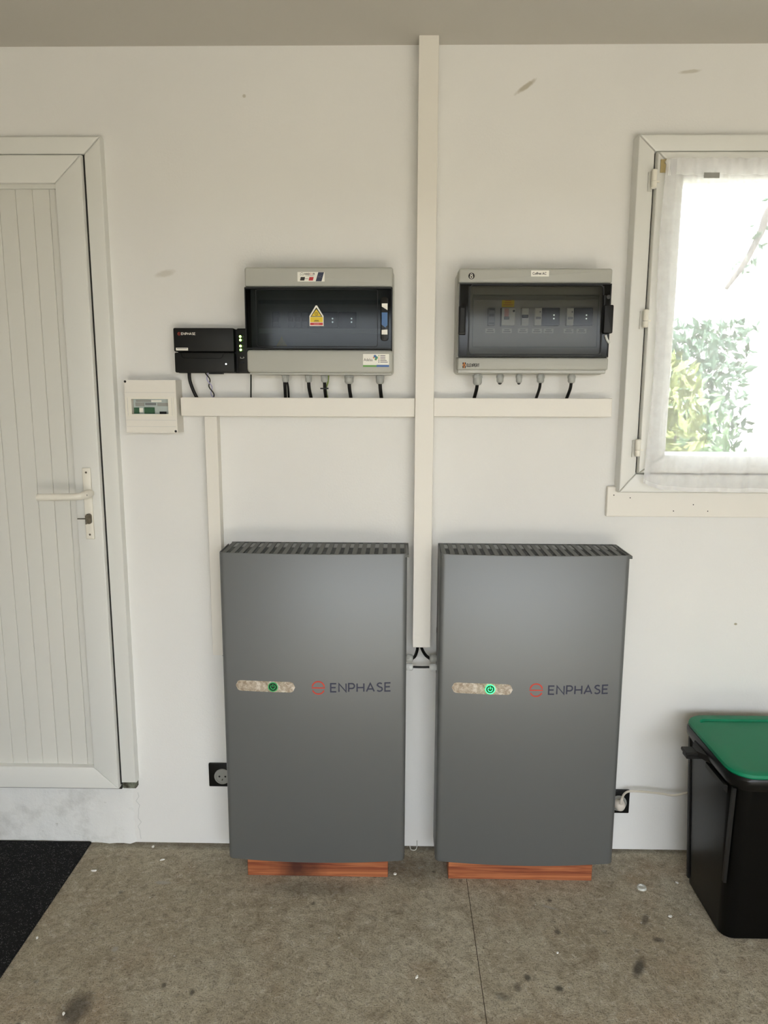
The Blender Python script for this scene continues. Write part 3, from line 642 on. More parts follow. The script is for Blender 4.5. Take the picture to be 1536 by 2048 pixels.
# maker's sticker on the top cover
ta, tb, tc_, td = -0.2841, -0.2080, 1.8127, 1.8384; yt = YB
ms = obj('maker_sticker', poly(rrect(ta, tb, tc_, td, .001, 2), yt - .0006, yt), 'sticker_white', eL)
W_, H_ = tb - ta, td - tc_
def para(u0, u1, v0, v1, sk): return [(ta + W_ * u0, tc_ + H_ * v0), (ta + W_ * u1, tc_ + H_ * v0), (ta + W_ * (u1 + sk), tc_ + H_ * v1), (ta + W_ * (u0 + sk), tc_ + H_ * v1)]
obj('blue_flash', poly(para(.67, .885, .02, .98, .10), yt - .0009, yt - .0006), 'sticker_navy', ms)
obj('dark_flash', poly(para(.09, .25, .10, .47, .03), yt - .0009, yt - .0006), 'ink_black', ms)
obj('red_flash', poly(para(.41, .57, .10, .47, .03), yt - .0009, yt - .0006), 'sticker_red', ms)
obj('print_line', box(ta + W_ * .26, ta + W_ * .40, yt - .0008, yt - .0006, tc_ + H_ * .27, tc_ + H_ * .31, bm=box(ta + W_ * .29, ta + W_ * .62, yt - .0008, yt - .0006, tc_ + H_ * .59, tc_ + H_ * .62)), 'ink_grey', ms)
flat = lambda x: yt - .0006
cx_, cz_ = ta + W_ * .16, tc_ + H_ * .75
rg_ = ribbon(arc(cx_, cz_, H_ * .17, H_ * .17, -40, 220, 14), .0007, flat, th=.0003); ribbon([(cx_ - .0035, cz_ - .003), (cx_, cz_), (cx_ + .0035, cz_ - .003)], .0007, flat, th=.0003, bm=rg_)
obj('emblem', rg_, 'ink_grey', ms)
obj('lettering', lettering('MAD', ta + W_ * .26, ta + W_ * .44, tc_ + H_ * .70, H_ * .18, .0010, flat), 'ink_black', ms)
obj('lettering', lettering('EN', ta + W_ * .465, ta + W_ * .56, tc_ + H_ * .70, H_ * .18, .0008, flat), 'ink_pink', ms)
obj('lettering', lettering('R', ta + W_ * .585, ta + W_ * .635, tc_ + H_ * .70, H_ * .18, .0010, flat), 'ink_black', ms)
text('AC', ta + W_ * .83, yt - .0010, tc_ + H_ * .50, .0085, ms, 'ink_grey', align='CENTER')
# installer's sticker on the bottom cover
ta, tb, tc_, td = -0.1000, -0.0256, 1.5771, 1.6135; W_, H_ = tb - ta, td - tc_
ins = obj('installer_sticker', poly(rrect(ta, tb, tc_, td, .0012, 2), yt - .0006, yt), 'sticker_white', eL)
obj('green_band', box(ta, ta + W_ * .52, yt - .0009, yt - .0006, tc_, tc_ + H_ * .15), 'sticker_green', ins); obj('blue_band', box(ta + W_ * .52, tb, yt - .0009, yt - .0006, tc_, tc_ + H_ * .17), 'sticker_blue', ins)
text('Adelsa', ta + W_ * .03, yt - .0009, tc_ + H_ * .55, H_ * .32, ins, 'ink_black', sx=.80)
for u, v_, rr, m_ in ((.46, .83, .11, 'sticker_blue'), (.52, .72, .11, 'sticker_teal'), (.49, .60, .09, 'sticker_green'), (.41, .72, .06, 'sticker_orange')):
    obj('petal', poly(circ(ta + W_ * u, tc_ + H_ * v_, H_ * rr, 14), yt - .0009 - .0001 * rr, yt - .0006), m_, ins)
for k in range(5):
    obj('bullet', box(ta + W_ * .595, ta + W_ * .625, yt - .0009, yt - .0006, tc_ + H_ * (.84 - .125 * k), tc_ + H_ * (.92 - .125 * k)), ('sticker_green', 'sticker_yellow', 'sticker_orange', 'ink_grey', 'sticker_navy')[k], ins)
    obj('print_line', box(ta + W_ * .66, ta + W_ * (.86, .86, .86, .91, .95)[k], yt - .0009, yt - .0006, tc_ + H_ * (.85 - .125 * k), tc_ + H_ * (.90 - .125 * k)), 'ink_grey', ins)
# glands and cables
YG = -.062; ZT = 1.4885
names = ['first', 'second', 'third', 'fourth', 'fifth']
gl_specs = [(-0.3303, .0105, .0065), (-0.2626, .0100, .0050), (-0.2155, .0100, .0050), (-0.1434, .0135, .0052), (-0.0524, .0120, .0055)]
for k, (xx, r_, rc) in enumerate(gl_specs):
    gland(eL, (xx, YG, z0 - .002), (0, 0, -1), r_, L=.030 if k > 2 else .024)
    ze = z0 - .028
    if k == 0:
        cable('power_cable', [(xx - .003, YG, ze + .006), (xx - .003, YG + .008, ze - .02), (xx - .006, -.03, ZT - .004)], .0048, 'thick half of the paired black cables under the smoked cabinet, nearest the gateway')
        cable('thin_cable', [(xx + .004, YG, ze + .006), (xx + .006, YG + .008, ze - .015), (xx + .004, -.03, ZT - .004)], .0032, 'thinner of the paired black cables under the smoked cabinet, nearest the gateway')
    elif k == 2:
        cable('power_cable', [(xx, YG, ze + .008), (xx, YG + .01, ze - .02), (xx + .001, -.03, ZT - .004)], rc, 'black cable with a cable tie under the middle of the smoked cabinet')
        ct = obj('cable_tie', lathe((xx, YG + .009, ze - .018), (0, 0, 1), [(0, rc + .0016), (.004, rc + .0016)], 12), 'plastic_black', base=(xx, YG, ze - .02)); props(ct, 'black cable tie strapped round the middle cable', 'cable tie')
        tg = box(xx - .013, xx + .011, YG + .002, YG + .006, ze - .018, ze - .014); obj('tie_tail', tg, 'plastic_black', ct)
        cable('earth_wire', [(xx + .011, -.05, z0 - .004), (xx + .009, -.05, z0 - .025), (xx + .003, -.045, z0 - .045), (xx + .006, -.03, ZT - .004)], .0022, 'thin yellow-green earth wire beside the tied black cable', 'wire_earth', 'wire')
    else:
        cable('power_cable', [(xx, YG, ze + .006), (xx + .001, YG + .006, ze - .018), (xx + .004, -.03, ZT - .004)], rc,
              {1: 'single black cable just left of the tied cable under the smoked cabinet', 3: 'black cable from the bulky gland right of the tied cable', 4: 'black cable at the end of the smoked cabinet nearest the tall trunking'}[k])

# ---------------------------------------------------------------- cabinet beside the window
eR = thing('electrical_cabinet', (.383, 0, 1.556), 'grey electrical cabinet with mid-grey clear door and black handle beside the window', 'cabinet')
x0, x1, z0, z1 = .169, .5975, 1.562, 1.849
dz0, dz1 = 1.607, 1.806
obj('back_case', slab(x0 - .002, x1 + .002, z0 - .004, z1 - .003, -.058, -.001, .012), 'box_grey_light', eR, smooth=40)
obj('top_cover', slab(x0, x1, dz1 + .002, z1, YB, -.0585, .006, .006), 'box_grey', eR, smooth=40)
obj('bottom_cover', slab(x0 + .001, x1 + .001, z0 + .008, dz0 - .002, YB, -.0585, .006, .005), 'box_grey', eR, smooth=40)
obj('bottom_lip', box(x0 + .003, x1 - .003, -.100, -.0585, z0 - .001, z0 + .009, .002, 1), 'box_grey_light', eR)
for xa in (x0, x1 - .004): obj('cheek', box(xa, xa + .004, YB + .004, -.0585, dz0 - .002, dz1 + .002), 'box_grey', eR)
obj('inner_panel', box(x0 + .005, x1 - .005, -.066, -.0586, dz0 + .001, dz1 - .001), 'panel_grey', eR)
pa, pb, pc, pd = 0.2153, 0.5734, 1.6365, 1.7818
rp = [(pa, pc), (pb, pc), (pb, pd), (pa, pd), (pa, pc)]
obj('panel_rib', ribbon(rp, .002, lambda x: -.066, th=.003), 'rail_grey', eR)
obj('panel_step', box(pa, pb, -.0685, -.0662, pd - .014, pd - .002), 'rail_grey', eR)
zlo, zhi = 1.6961, 1.7447
md = module(eR, 0.2569, 0.2769, zlo, zhi, 'module_grey', 'relay_module')
for q in ((.86, .95), (.50, .66), (.08, .16)): obj('print_block', box(0.2598, 0.2740, YM - .0004, YM, zlo + (zhi - zlo) * q[0], zlo + (zhi - zlo) * q[1]), 'module_black', md)
md = module(eR, 0.2955, 0.3340, zlo, zhi, 'module_white'); obj('shadow_gap', box(0.2933, 0.2955, YM + .004, -.0662, zlo - .002, zhi), 'module_black', md); obj('label_field', box(0.3026, 0.3154, YM - .0004, YM, zlo + .024, zhi - .002), 'ink_pink', md)
obj('test_button', lathe((0.3292, YM + .0002, 1.7358), (0, -1, 0), [(0, .003), (.003, .003)], 10), 'module_black', md); obj('toggle', box(0.3019, 0.3161, YM - .006, YM, zlo + .016, zlo + .024, .001, 1), 'module_grey', md)
md = module(eR, 0.3525, 0.3725, zlo, zhi, 'module_white'); obj('toggle', box(0.3531, 0.3702, YM - .008, YM, 1.7165, 1.7248, .001, 1), 'module_black', md)
for ax, bx_, cx2, dd_ in ((0.3896, 0.4095, 0.4608, 0.4441), (0.4807, 0.5006, 0.5547, 0.5364)):
    md = module(eR, ax, bx_, zlo, zhi, 'module_white'); obj('test_button', lathe((bx_ - .005, YM + .0002, zhi - .011), (0, -1, 0), [(0, .0022), (.002, .0022)], 10), 'module_grey', md); obj('toggle', box(ax + .003, bx_ - .003, YM - .005, YM, (zlo + zhi) / 2 - .007, (zlo + zhi) / 2 - .001, .001, 1), 'module_grey', md)
    md = module(eR, bx_ + .0004, cx2, zlo, zhi, 'module_black', 'relay_module'); obj('print_line', box(bx_ + .008, cx2 - .008, YM - .0003, YM, zhi - .011, zhi - .007), 'plastic_dark', md)
    for zz in (1.7249, 1.7152): obj('indicator', lathe((dd_, YM + .0002, zz), (0, -1, 0), [(0, .0020), (.0008, .0020)], 10), 'led_white', md)
ya, yb_ = 0.2971, 0.3328
yl = obj('yellow_label', box(ya, yb_, -.0670, -.0661, 1.7484, 1.7706), 'sticker_yellow', eR)
for f0_, wv in ((.78, .5), (.52, .55), (.27, .8)): obj('print_line', box((ya + yb_) / 2 - .017 * wv, (ya + yb_) / 2 + .017 * wv, -.0673, -.0670, 1.7484 + .0235 * f0_ - .0012, 1.7484 + .0235 * f0_ + .0012), 'sticker_orange', yl)
for xx in (0.2656, 0.3138, 0.3598, 0.4000, 0.4338, 0.4911, 0.5284):
    za = 1.6759; zb = 1.6885
    lb = obj('circuit_label', box(xx - .0140, xx + .0140, -.0670, -.0661, za, zb), 'module_white', eR)
    obj('print_line', box(xx - .008, xx + .008, -.0672, -.0670, za + .0082, za + .0100, bm=box(xx - .0105, xx + .0105, -.0672, -.0670, za + .0032, za + .0050)), 'ink_black', lb)
dr = obj('smoked_door', box(x0 + .003, x1 - .004, YB - .010, YB - .007, dz0, dz1), 'door_smoke_mid', eR, label='grey smoked transparent door')
rb = None
for q in ((x0 + .003, x1 - .004, dz1 - .0022, dz1 + .0005), (x0 + .003, x1 - .004, dz0 - .0005, dz0 + .0022), (x0 + .002, x0 + .0042, dz0, dz1), (x1 - .007, x1 - .004, dz0, dz1)): rb = box(q[0], q[1], YB - .012, YB + .002, q[2], q[3], bm=rb)
obj('door_edge', rb, 'plastic_black', dr)
rp = rrect(0.1991, 0.5715, 1.6130, 1.8026, .011, 5); rp.append(rp[0])
obj('door_rib', ribbon(rp, .0032, lambda x: YB - .0102, th=.003), 'plastic_black', dr)
obj('door_band', box(x0 + .0045, 0.1963, YB - .0066, YB - .005, dz0 + .002, dz1 - .002), 'plastic_dark', dr); obj('door_band', box(0.5743, x1 - .007, YB - .0066, YB - .005, dz0 + .002, dz1 - .002), 'plastic_dark', dr)
hl = obj('hinge_clip', box(x0 + .0005, 0.1893, YB - .0165, YB - .008, 1.6663, 1.7456, .0025, 2), 'plastic_black', eR, smooth=40)
obj('clip_bar', box(x0 + .0035, 0.1865, YB - .0185, YB - .016, 1.6732, 1.7401, .001, 1), 'plastic_charcoal', hl)
hd = obj('door_handle', slab(0.5716, 0.5979, 1.6706, 1.7479, YB - .028, YB - .008, .004, .003), 'plastic_black', eR, smooth=40, label='chunky black door handle')
obj('handle_rim', box(0.5702, 0.5757, YB - .022, YB - .008, 1.6747, 1.7748, .001, 1), 'plastic_black', hd)
obj('lock_disc', lathe((0.5862, YB - .0095, 1.7706), (0, -1, 0), [(0, .006), (.002, .006), (.0026, .0052)], 16), 'plastic_dark', eR, smooth=40)
obj('latch_tongue', tube([(0.5829, YB - .012, 1.6671), (0.5878, YB - .013, 1.6534), (0.5952, YB - .011, 1.6451)], .0035, 8), 'gland_white', eR, smooth=60)
nb_ = obj('name_label', box(0.3701, 0.4202, yt - .0006, yt, 1.8269, 1.8430), 'sticker_white', eR)
text('Coffret AC', 0.3740, yt - .0008, 1.8346, .0098, nb_, 'ink_black', sx=.86, bold=.0002)
bc, bz = 0.2043, 1.8281
bd = obj('round_badge', lathe((bc, yt + .0005, bz), (0, -1, 0), [(0, .0088), (.0012, .0088), (.0016, .0082)], 20), 'ink_black', eR, smooth=40)
bf = lambda x: yt - .0012
bg_ = ribbon(arc(bc - .0003, bz - .0028, .0036, .0034, 0, 360, 14), .0018, bf, th=.0003); ribbon(arc(bc - .0003, bz + .0032, .0026, .0026, 0, 360, 14), .0015, bf, th=.0003, bm=bg_)
obj('badge_mark', bg_, 'sticker_white', bd)
la, lz = 0.1844, 1.5828
lg = obj('emblem', box(la, la + .0090, yt - .0005, yt, lz - .0080, lz + .0080), 'sticker_orange', eR, label='small orange and black emblem')
eb = None
for q in ((0, .0030, .0025, .0080), (.0062, .0090, .0025, .0080), (0, .0030, -.0080, -.0015), (.0062, .0090, -.0080, -.0015), (.003, .0062, -.001, .0015)): eb = box(la + q[0], la + q[1], yt - .0008, yt - .0005, lz + q[2], lz + q[3], bm=eb)
obj('emblem_squares', eb, 'ink_black', lg)
obj('lettering', lettering('ELEXPERT', la + .0125, la + .0475, lz - .0040, .0080, .0016, lambda x: yt - .0001, gap=.25), 'ink_black', eR)
for k, (xx, r_, rc) in enumerate([(0.2331, .0135, .0052), (0.2988, .0105, 0), (0.3542, .0090, 0), (0.4169, .0110, .0042), (0.5071, .0110, .0046)]):
    gland(eR, (xx, YG, z0 - .002), (0, 0, -1), r_, L=.036 if k == 0 else .026)
    if rc == 0: obj('blanking_plug', lathe((xx, YG, z0 - .026), (0, 0, -1), [(0, r_ * .55), (.005, r_ * .5), (.007, r_ * .2)], 10), 'plastic_dark', eR, smooth=40)
    else: cable('power_cable', [(xx, YG, z0 - .024), (xx - .001, YG + .008, z0 - .045), (xx - .006, -.03, ZT - .003)], rc, {0: 'thick black cable leaving the lettered end of the cabinet beside the window', 3: 'black cable in the middle below the cabinet beside the window', 4: 'black cable below the cabinet end closest to the window'}[k])

# ---------------------------------------------------------------- black gateway
gw = thing('gateway_unit', (-.56, 0, 1.560), 'matte black communication gateway with four green lights', 'gateway')
ga, gb_, gz0, gz1 = -.661, -.434, 1.561, 1.690; YW = -.050
gs_ = -.5015 + .0
s1 = -0.4826; s2 = -0.4738; zs_ = 1.6206
obj('base', box(ga + .004, gb_ - .01, -.020, -.001, gz0 - .001, gz1 - .002), 'plastic_black', gw)
obj('upper_cover', box(ga, s1, YW, -.018, zs_ + .0012, gz1, .004, 2), 'plastic_charcoal', gw, smooth=40)
lc = obj('lower_cover', box(ga + .001, s1, YW, -.018, gz0, zs_ - .0012, .004, 2), 'plastic_charcoal', gw, smooth=40)
gp = rrect(-0.6364, -0.5151, 1.6018, 1.6206 + .004, .005, 3); k_ = [p for p in gp if p[1] < zs_ - .001]; k_.sort(key=lambda p: 0)
obj('finger_grip', ribbon([(-0.6394, zs_ - .002), (-0.6373, 1.6075), (-0.6315, 1.6024), (-0.5233, 1.6024), (-0.5173, 1.6075), (-0.5138, zs_ - .002)], .0012, lambda x: YW, th=.0006), 'plastic_black_gloss', lc)
obj('screw', lathe((-0.5075, YW + .001, 1.5861), (0, -1, 0), [(0, .0028), (.0014, .0024)], 10), 'led_white', lc)  # a screw, no lamp: its white glow comes from the emissive material
sb_ = obj('status_strip', box(s2, gb_, YW + .003, -.018, gz0 + .001, gz1 - .001, .003, 2), 'plastic_charcoal', gw, smooth=40)
for (px_, pz_) in ((-0.4638, 1.6654), (-0.4636, 1.6554), (-0.4637, 1.6382), (-0.4634, 1.6274)):
    obj('indicator', lathe((px_, YW + .0035, pz_), (0, -1, 0), [(0, .0033), (.0010, .0033), (.0016, .002)], 12), 'led_green', sb_)
    obj('button', box(px_ + .0065, px_ + .0105, YW + .0022, YW + .004, pz_ - .003, pz_ + .003, .0006, 1), 'plastic_dark', sb_)
mx_, mz_ = -0.4596, 1.6051
obj('mark', ribbon([(mx_ - .005, mz_ + .002), (mx_ - .005, mz_ - .002), (mx_ + .003, mz_ - .002), (mx_ + .0055, mz_), (mx_ + .003, mz_ + .002)], .0008, lambda x: YW + .003, th=.0004), 'sticker_white', sb_)
obj('port', box(mx_ - .006, mx_ + .006, YW + .0025, YW + .004, mz_ - .0175, mz_ - .0105), 'plastic_black_gloss', sb_)
lx_, lz_ = -0.6433, 1.6728
ge = ribbon(arc(lx_, lz_, .0035, .004, 20, 340, 14), .0009, lambda x: YW, th=.0004); ribbon([(lx_ - .003, lz_), (lx_ + .003, lz_)], .0008, lambda x: YW, th=.0004, bm=ge)
obj('logo', ge, 'logo_red', gw)
obj('lettering', lettering('ENPHASE', -0.6366, -0.5953, lz_ - .0030, .0062, .0012, lambda x: YW, gap=.26), 'sticker_white', gw)
wl = obj('serial_label', box(-0.6541, -0.6185, YW - .0005, YW + .0002, 1.6248, 1.6327), 'sticker_white', gw); obj('print_line', box(-0.6511, -0.6215, YW - .0007, YW - .0005, 1.6297, 1.6312), 'ink_grey', wl)
obj('terminal_bar', box(-0.5614, -0.5211, -.042, -.022, gz0 - .004, gz0 + .002), 'plastic_black', gw)
cable('power_cable', [(-0.6224, -.033, gz0 + .004), (-0.6216, -.033, 1.5395), (-0.6138, -.031, 1.5115), (-0.6029, -.028, ZT - .004)], .0050, 'curved black cable dropping from the gateway, nearest the small white box')
p0, p1 = Vector((-0.5714, -.032, gz0 + .003)), Vector((-0.5531, -.028, ZT - .003))
for nm, ph, m_, lb_ in (('signal_wire', 0, 'wire_violet', 'pale violet strand of the twisted pair below the gateway'), ('signal_wire', math.pi, 'cable_black', 'black strand of the twisted pair below the gateway')):
    pts = [p0.lerp(p1, t / 16) + Vector((.0042 * math.cos(ph + t * .72), .003 * math.sin(ph + t * .72), 0)) for t in range(17)]
    cable(nm, [tuple(p) for p in pts], .0017, lb_, m_, 'wire', 'twisted signal wires', sub=3)
cable('thin_cable', [(-0.4382, -.030, gz0 + .003), (-0.4390, -.031, 1.5254), (-0.4408, -.028, ZT - .004)], .0022, 'thin straight black cable between the gateway and the smoked cabinet')

# ---------------------------------------------------------------- small white box by the door
wb = thing('junction_box', (-.733, 0, 1.383), 'small white junction box with window onto green circuit board', 'junction box')
ba, bb, bz0, bz1, bd_ = -.8085, -.6555, 1.3835, 1.5385, .064
wxa, wxb, wza, wzb = -0.7891, -0.6800, 1.4391, 1.4832
obj('case', box(ba + .001, bb, -.046, -.001, bz0, bz1), 'trunk_white', wb)
def holed(xa, xb, za, zb, ha, hb, hc, hd_, y0, y1): return wall_xz([xa, ha, hb, xb], [za, hc, hd_, zb], {(1, 1)}, y0, y1)
lid = obj('lid', holed(ba, bb, bz0, bz1, wxa, wxb, wza, wzb, -bd_, -.046), 'trunk_white', wb)
obj('window_frame', holed(-0.8079, -0.6628, wza - .0065, wzb + .006, wxa, wxb, wza, wzb, -bd_ - .0022, -bd_), 'handle_white', wb)
for zz in (1.5023, 1.4213, 1.4021): obj('groove', box(ba + .001, bb - .004, -bd_ - .0003, -bd_ + .001, zz - .0004, zz + .0004), 'tape_grey', wb)
for xx in (-0.8004, -0.6688): obj('groove', box(xx - .0004, xx + .0004, -bd_ - .0026, -bd_ - .002, wza - .004, wzb + .004), 'tape_grey', wb)
for px_, pz_ in ((-0.8053, 1.5341), (-0.6611, 1.3885)): obj('screw', lathe((px_, -bd_ + .0003, pz_), (0, -1, 0), [(0, .0036), (.0008, .0036)], 12), 'black_hole', wb)
pcb = obj('circuit_board', box(wxa + .0005, wxb - .0005, -.049, -.0462, wza, wzb), 'pcb_light', wb)
w2, h2 = wxb - wxa, wzb - wza
for u0, u1, v0, v1, m_, dpt in ((.02, .16, .02, .42, 'pcb_green', .004), (.16, .26, .10, .40, 'sticker_white', .002), (.30, .58, .02, .44, 'pcb_green', .004), (.72, .90, .0, .16, 'plastic_black', .004), (.06, .30, .52, .76, 'socket_grey', .002), (.33, .62, .58, .74, 'module_grey', .002), (.66, .96, .52, .74, 'socket_grey', .002), (.50, .78, .80, .93, 'sticker_white', .002), (.08, .48, .80, .94, 'socket_grey', .002)):
    obj('component', box(wxa + w2 * u0, wxa + w2 * u1, -.049 - dpt, -.049, wza + h2 * v0, wza + h2 * v1), m_, pcb)

# ---------------------------------------------------------------- sockets, plug and lead
def socket(xa, za, label):
    s = thing('wall_socket', (xa + .041, 0, za), label, 'socket', 'black wall sockets')
    obj('plate', box(xa, xa + .082, -.010, -.0005, za, za + .082, .003, 2), 'plastic_black', s, smooth=40)
    rc = obj('round_insert', lathe((xa + .0455, -.0095, za + .037), (0, -1, 0), [(0, .0270), (.002, .0270), (.0035, .0255), (.0035, .0215), (.0012, .0205)], 28), 'socket_grey', s, smooth=40)
    for dx, dz in ((-.0098, 0), (.0098, 0)): obj('pin_hole', lathe((xa + .0455 + dx, -.0100, za + .037 + dz), (0, -1, 0), [(0, .0032), (.0012, .0032)], 10), 'black_hole', rc)
    obj('earth_pin', lathe((xa + .0455, -.0100, za + .037 - .0105), (0, -1, 0), [(0, .0024), (.006, .002)], 10), 'key_metal', rc)
    return s
socket(-.617, .212, 'black wall socket with grey round insert, half hidden by the battery nearer the door')
socket(.690, .136, 'black wall socket holding a white plug beside the bin')
pg = thing('power_plug', (.727, -.03, .172), 'white plug pushed into the socket beside the bin', 'plug')
obj('plug_body', lathe((.7355, -.0126, .173), (0, -1, 0), [(0, .0185), (.010, .0185), (.018, .0165), (.026, .012), (.028, .008)], 18), 'plug_white', pg, smooth=50)
obj('strain_relief', tube([(.736, -.032, .180), (.736, -.036, .196), (.738, -.037, .208)], lambda t: .007 - .0025 * t, 10), 'plug_white', pg, smooth=60)
cable('mains_lead', [(.738, -.037, .205), (.742, -.040, .222), (.755, -.045, .235), (.785, -.052, .2395), (.85, -.056, .236), (.895, -.058, .231), (.93, -.06, .240), (.99, -.058, .252), (1.08, -.05, .24)], .0036, 'cream mains lead running from the plug behind the black bin', 'cable_cream')

# ---------------------------------------------------------------- bin
bn = thing('waste_bin', (1.08, -.28, 0), 'tall black plastic bin with glossy green lid beside the right edge', 'bin')
def ring(xa, xb, ya, yb, z, r, n=6): return [(p[0], p[1], z) for p in rrect(xa, xb, ya, yb, r, n)]
bod = loft([ring(.930, 1.225, -.395, -.155, .0, .03), ring(.916, 1.239, -.408, -.143, .006, .035), ring(.908, 1.247, -.425, -.120, .25, .042), ring(.900, 1.255, -.440, -.098, .476, .048)])
body = obj('body', bod, 'bin_black', bn, smooth=40)
obj('rim', loft([ring(.897, 1.258, -.444, -.094, .470, .050), ring(.889, 1.266, -.452, -.086, .482, .060), ring(.887, 1.268, -.455, -.083, .501, .064), ring(.891, 1.264, -.451, -.087, .508, .062)]), 'bin_rim', bn, smooth=40)
lidr = loft([ring(.893, 1.262, -.450, -.088, .507, .061), ring(.890, 1.265, -.453, -.085, .512, .064), ring(.892, 1.263, -.451, -.087, .519, .063), ring(.900, 1.255, -.443, -.095, .522, .056),
             ring(.924, 1.231, -.425, -.120, .522, .022), ring(.927, 1.228, -.422, -.123, .5165, .020), ring(1.0, 1.15, -.34, -.2, .5175, .02)])
obj('lid', lidr, 'lid_green', bn, smooth=35)
# side ribs and handle lug on the left face
obj('corner_rib', loft([[(.9150 - .0070 * t, -.400 - .030 * t, .02 + .45 * t), (.9085 - .0075 * t, -.398 - .030 * t, .02 + .45 * t), (.9085 - .0075 * t, -.386 - .030 * t, .02 + .45 * t), (.9150 - .0070 * t, -.384 - .030 * t, .02 + .45 * t)] for t in (.35, 1)]), 'bin_grey', bn)
obj('rear_rib', loft([[(.9180 - .0150 * t, -.172 + .03 * t, .02 + .45 * t), (.9110 - .0140 * t, -.172 + .03 * t, .02 + .45 * t), (.9110 - .0140 * t, -.160 + .03 * t, .02 + .45 * t), (.9180 - .0150 * t, -.160 + .03 * t, .02 + .45 * t)] for t in (0, 1)]), 'bin_grey', bn)
lug = obj('handle_lug', box(.838, .897, -.262, -.222, .474, .484, .002, 1, bm=box(.842, .897, -.258, -.226, .462, .4735, .002, 1)), 'bin_grey', bn)
obj('lug_web', loft([[(.893, -.30, .470), (.893, -.19, .470), (.893, -.19, .492), (.893, -.30, .492)], [(.870, -.258, .474), (.870, -.226, .474), (.870, -.226, .486), (.870, -.258, .486)]]), 'bin_grey', lug)
obj('side_strap', loft([[(.8985 , -.40, .440), (.8985, -.27, .440), (.8985, -.27, .462), (.8985, -.40, .462)], [(.890, -.395, .448), (.890, -.275, .448), (.890, -.275, .462), (.890, -.395, .462)]]), 'bin_grey', bn)

# ---------------------------------------------------------------- mat and litter on the floor
mt = obj('rubber_mat', box(-2.0, -1.022, -1.5, -.012, .0, .008, .002, 1), 'rubber_mat', base=(-1.5, -.7, 0)); props(mt, 'speckled black rubber mat in front of the door', 'mat')
def chip(x, y, sx, sy, rot, label, m='paint_chip', name='paint_chip', group='bits of white paint on the floor'):
    bm = bmesh.new(); n = 7; pts = []
    for k in range(n):
        a = 2 * math.pi * k / n; q = .7 + .5 * random.random(); u, v = sx * q * math.cos(a), sy * q * math.sin(a)
        pts.append((x + u * math.cos(rot) - v * math.sin(rot), y + u * math.sin(rot) + v * math.cos(rot)))
    loft([[(p[0], p[1], .0002) for p in pts], [(x + (p[0] - x) * .85, y + (p[1] - y) * .85, .0028) for p in pts]], bm)
    o_ = obj(name, bm, m, base=(x, y, 0)); props(o_, label, 'paint chip', group); return o_
chip(-0.9557, -0.1542, .010, .0045, .1, 'white paint flake just right of the rubber mat corner')
chip(-0.8091, -0.0265, .005, .006, .8, 'white paint flake by the wall left of the battery nearer the door')
chip(-0.7557, -0.0941, .008, .0035, .3, 'white paint flake between the wall flake and the pale floor scar')
chip(-0.9969, -0.4444, .0035, .0045, .3, 'tiny white flake close to the rubber mat edge')
chip(-0.8098, -0.6933, .0035, .0055, .5, 'small white flake on the dark floor stain')
chip(0.0604, -0.5586, .003, .008, -.5, 'narrow white sliver left of the floor joint')
chip(0.0014, -0.1463, .005, .0055, .2, 'square white flake between the two timber blocks')
chip(0.8059, -0.3180, .007, .005, .2, 'white flake lying in front of the black bin')
chip(0.4457, -0.4669, .004, .003, .2, 'pinkish white crumb in front of the battery nearer the bin')
chip(0.8802, -0.1687, .006, .003, -.6, 'curled white flake between ring and bin')
o = obj('plastic_ring', lathe((0.7618, -0.1948, 0), (0, 0, 1), [(0, .0150), (.006, .0130), (.0062, .009), (.002, .008), (.0018, .001)], 18), 'clear_plastic', base=(0.7618, -0.1948, 0), smooth=40); props(o, 'small cloudy plastic cap lying on the floor left of the bin', 'cap')
wx, wy = 0.0644, -0.0138
cable('plastic_hook', [(wx - .014, wy + .004, .006), (wx - .010, wy - .010, .003), (wx + .004, wy - .012, .003), (wx + .010, wy + .002, .008), (wx + .010, wy + .008, .024)], .0016, 'thin pale plastic hook on the floor between the batteries', 'clear_plastic', 'hook')

# ---------------------------------------------------------------- garden behind the window
def leaves(n, c, r, size, seed, bm=None, blocky=False):
    rr = random.Random(seed); bm = bm or bmesh.new()
    for _ in range(n):
        while True:
            q = Vector((rr.uniform(-1, 1), rr.uniform(-1, 1), rr.uniform(-1, 1)))
            if blocky or .25 < q.length < 1: break
        p = Vector((c[0] + q.x * r[0], c[1] + q.y * r[1], c[2] + q.z * r[2]))
        a = Vector((rr.uniform(-1, 1), rr.uniform(-1, 1), rr.uniform(-.6, .6))).normalized(); u, v = frame_of(a); s = size * rr.uniform(.6, 1.3); t = rr.uniform(0, 6.3)
        d1 = u * math.cos(t) + v * math.sin(t); d2 = a.cross(d1)
        f = [bm.verts.new(p + d1 * s), bm.verts.new(p + d2 * s * .38 + a * s * .1), bm.verts.new(p - d1 * s), bm.verts.new(p - d2 * s * .38 + a * s * .1)]
        bm.faces.new(f)
    return bm
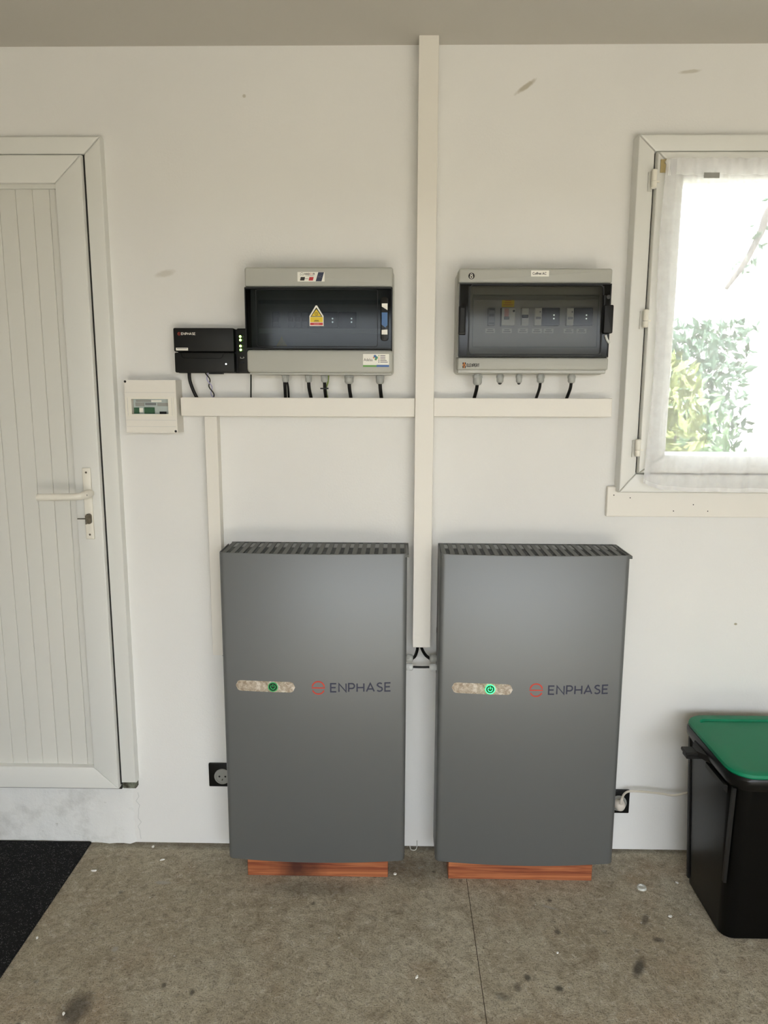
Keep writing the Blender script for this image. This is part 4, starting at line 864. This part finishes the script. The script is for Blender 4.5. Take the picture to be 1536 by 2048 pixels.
def bush(name, c, r, m, size, n, label, seed, cat='bush'):
    t = thing(name, (c[0], c[1], -.12), label, cat)
    lv = obj('foliage', leaves(n, c, r, size, seed, blocky=(cat == 'hedge')), m, t); lv['kind'] = 'stuff'
    st = None
    for k in range(5):
        a = k * 1.26; st = tube([(c[0] + .06 * math.cos(a), c[1] + .06 * math.sin(a), -.13), (c[0] + r[0] * .3 * math.cos(a), c[1] + r[1] * .3 * math.sin(a), c[2] * .55), (c[0] + r[0] * .6 * math.cos(a), c[1] + r[1] * .6 * math.sin(a), c[2] + r[2] * .3)], lambda q: .018 - .012 * q, 6, bm=st, sub=4)
    obj('stems', st, 'bark', t); return t
bush('garden_shrub', (1.58, 2.55, 1.10), (.40, .36, .85), 'leaf_lime', .060, 1500, 'lime-green leafy shrub just outside the window', 3)
bush('garden_shrub', (2.12, 3.45, .80), (.50, .42, .88), 'leaf_green', .062, 1500, 'mid-green bushy shrub low outside the window', 4)
bush('clipped_hedge', (2.54, 4.75, 1.02), (.60, .45, 1.10), 'leaf_dark', .060, 3800, 'dark green hedge end behind the shrubs outside the window', 5, 'hedge')
tr = thing('garden_tree', (4.6, 4.2, -.12), 'bare-branched tree reaching in from the right outside the window', 'tree')
obj('trunk', tube([(4.6, 4.2, -.14), (4.55, 4.2, 1.6), (4.4, 4.15, 3.2), (4.3, 4.1, 4.6)], lambda t: .14 - .07 * t, 10), 'bark', tr, smooth=60)
bp = [(4.42, 4.16, 3.1), (3.7, 4.05, 3.25), (3.0386, 4.0, 3.0121), (2.9031, 4.0, 2.7535), (2.8020, 4.0, 2.5336), (2.6657, 4.0, 2.3305)]
obj('branch', tube(bp, lambda t: .045 - .028 * t, 8), 'bark', tr, smooth=60)
lv = None
for k, (a, b, c_) in enumerate(((bp[2]), (bp[3]), (bp[4]))): lv = leaves(14, (a, b, c_), (.12, .1, .10), .04, 30 + k, lv)
lv = obj('foliage', lv, 'leaf_dark', tr); lv['kind'] = 'stuff'
nh = thing('neighbour_house', (4.9, 8.0, -.12), 'pale rendered house wall beyond the hedge outside the window', 'house')
obj('wall', box(3.6, 9.5, 7.0, 12.0, -.12, 3.0), 'render_white', nh)
obj('roof', poly([(3.3, 3.0), (9.8, 3.0), (6.55, 4.4)], 6.7, 12.3), 'render_white', nh)
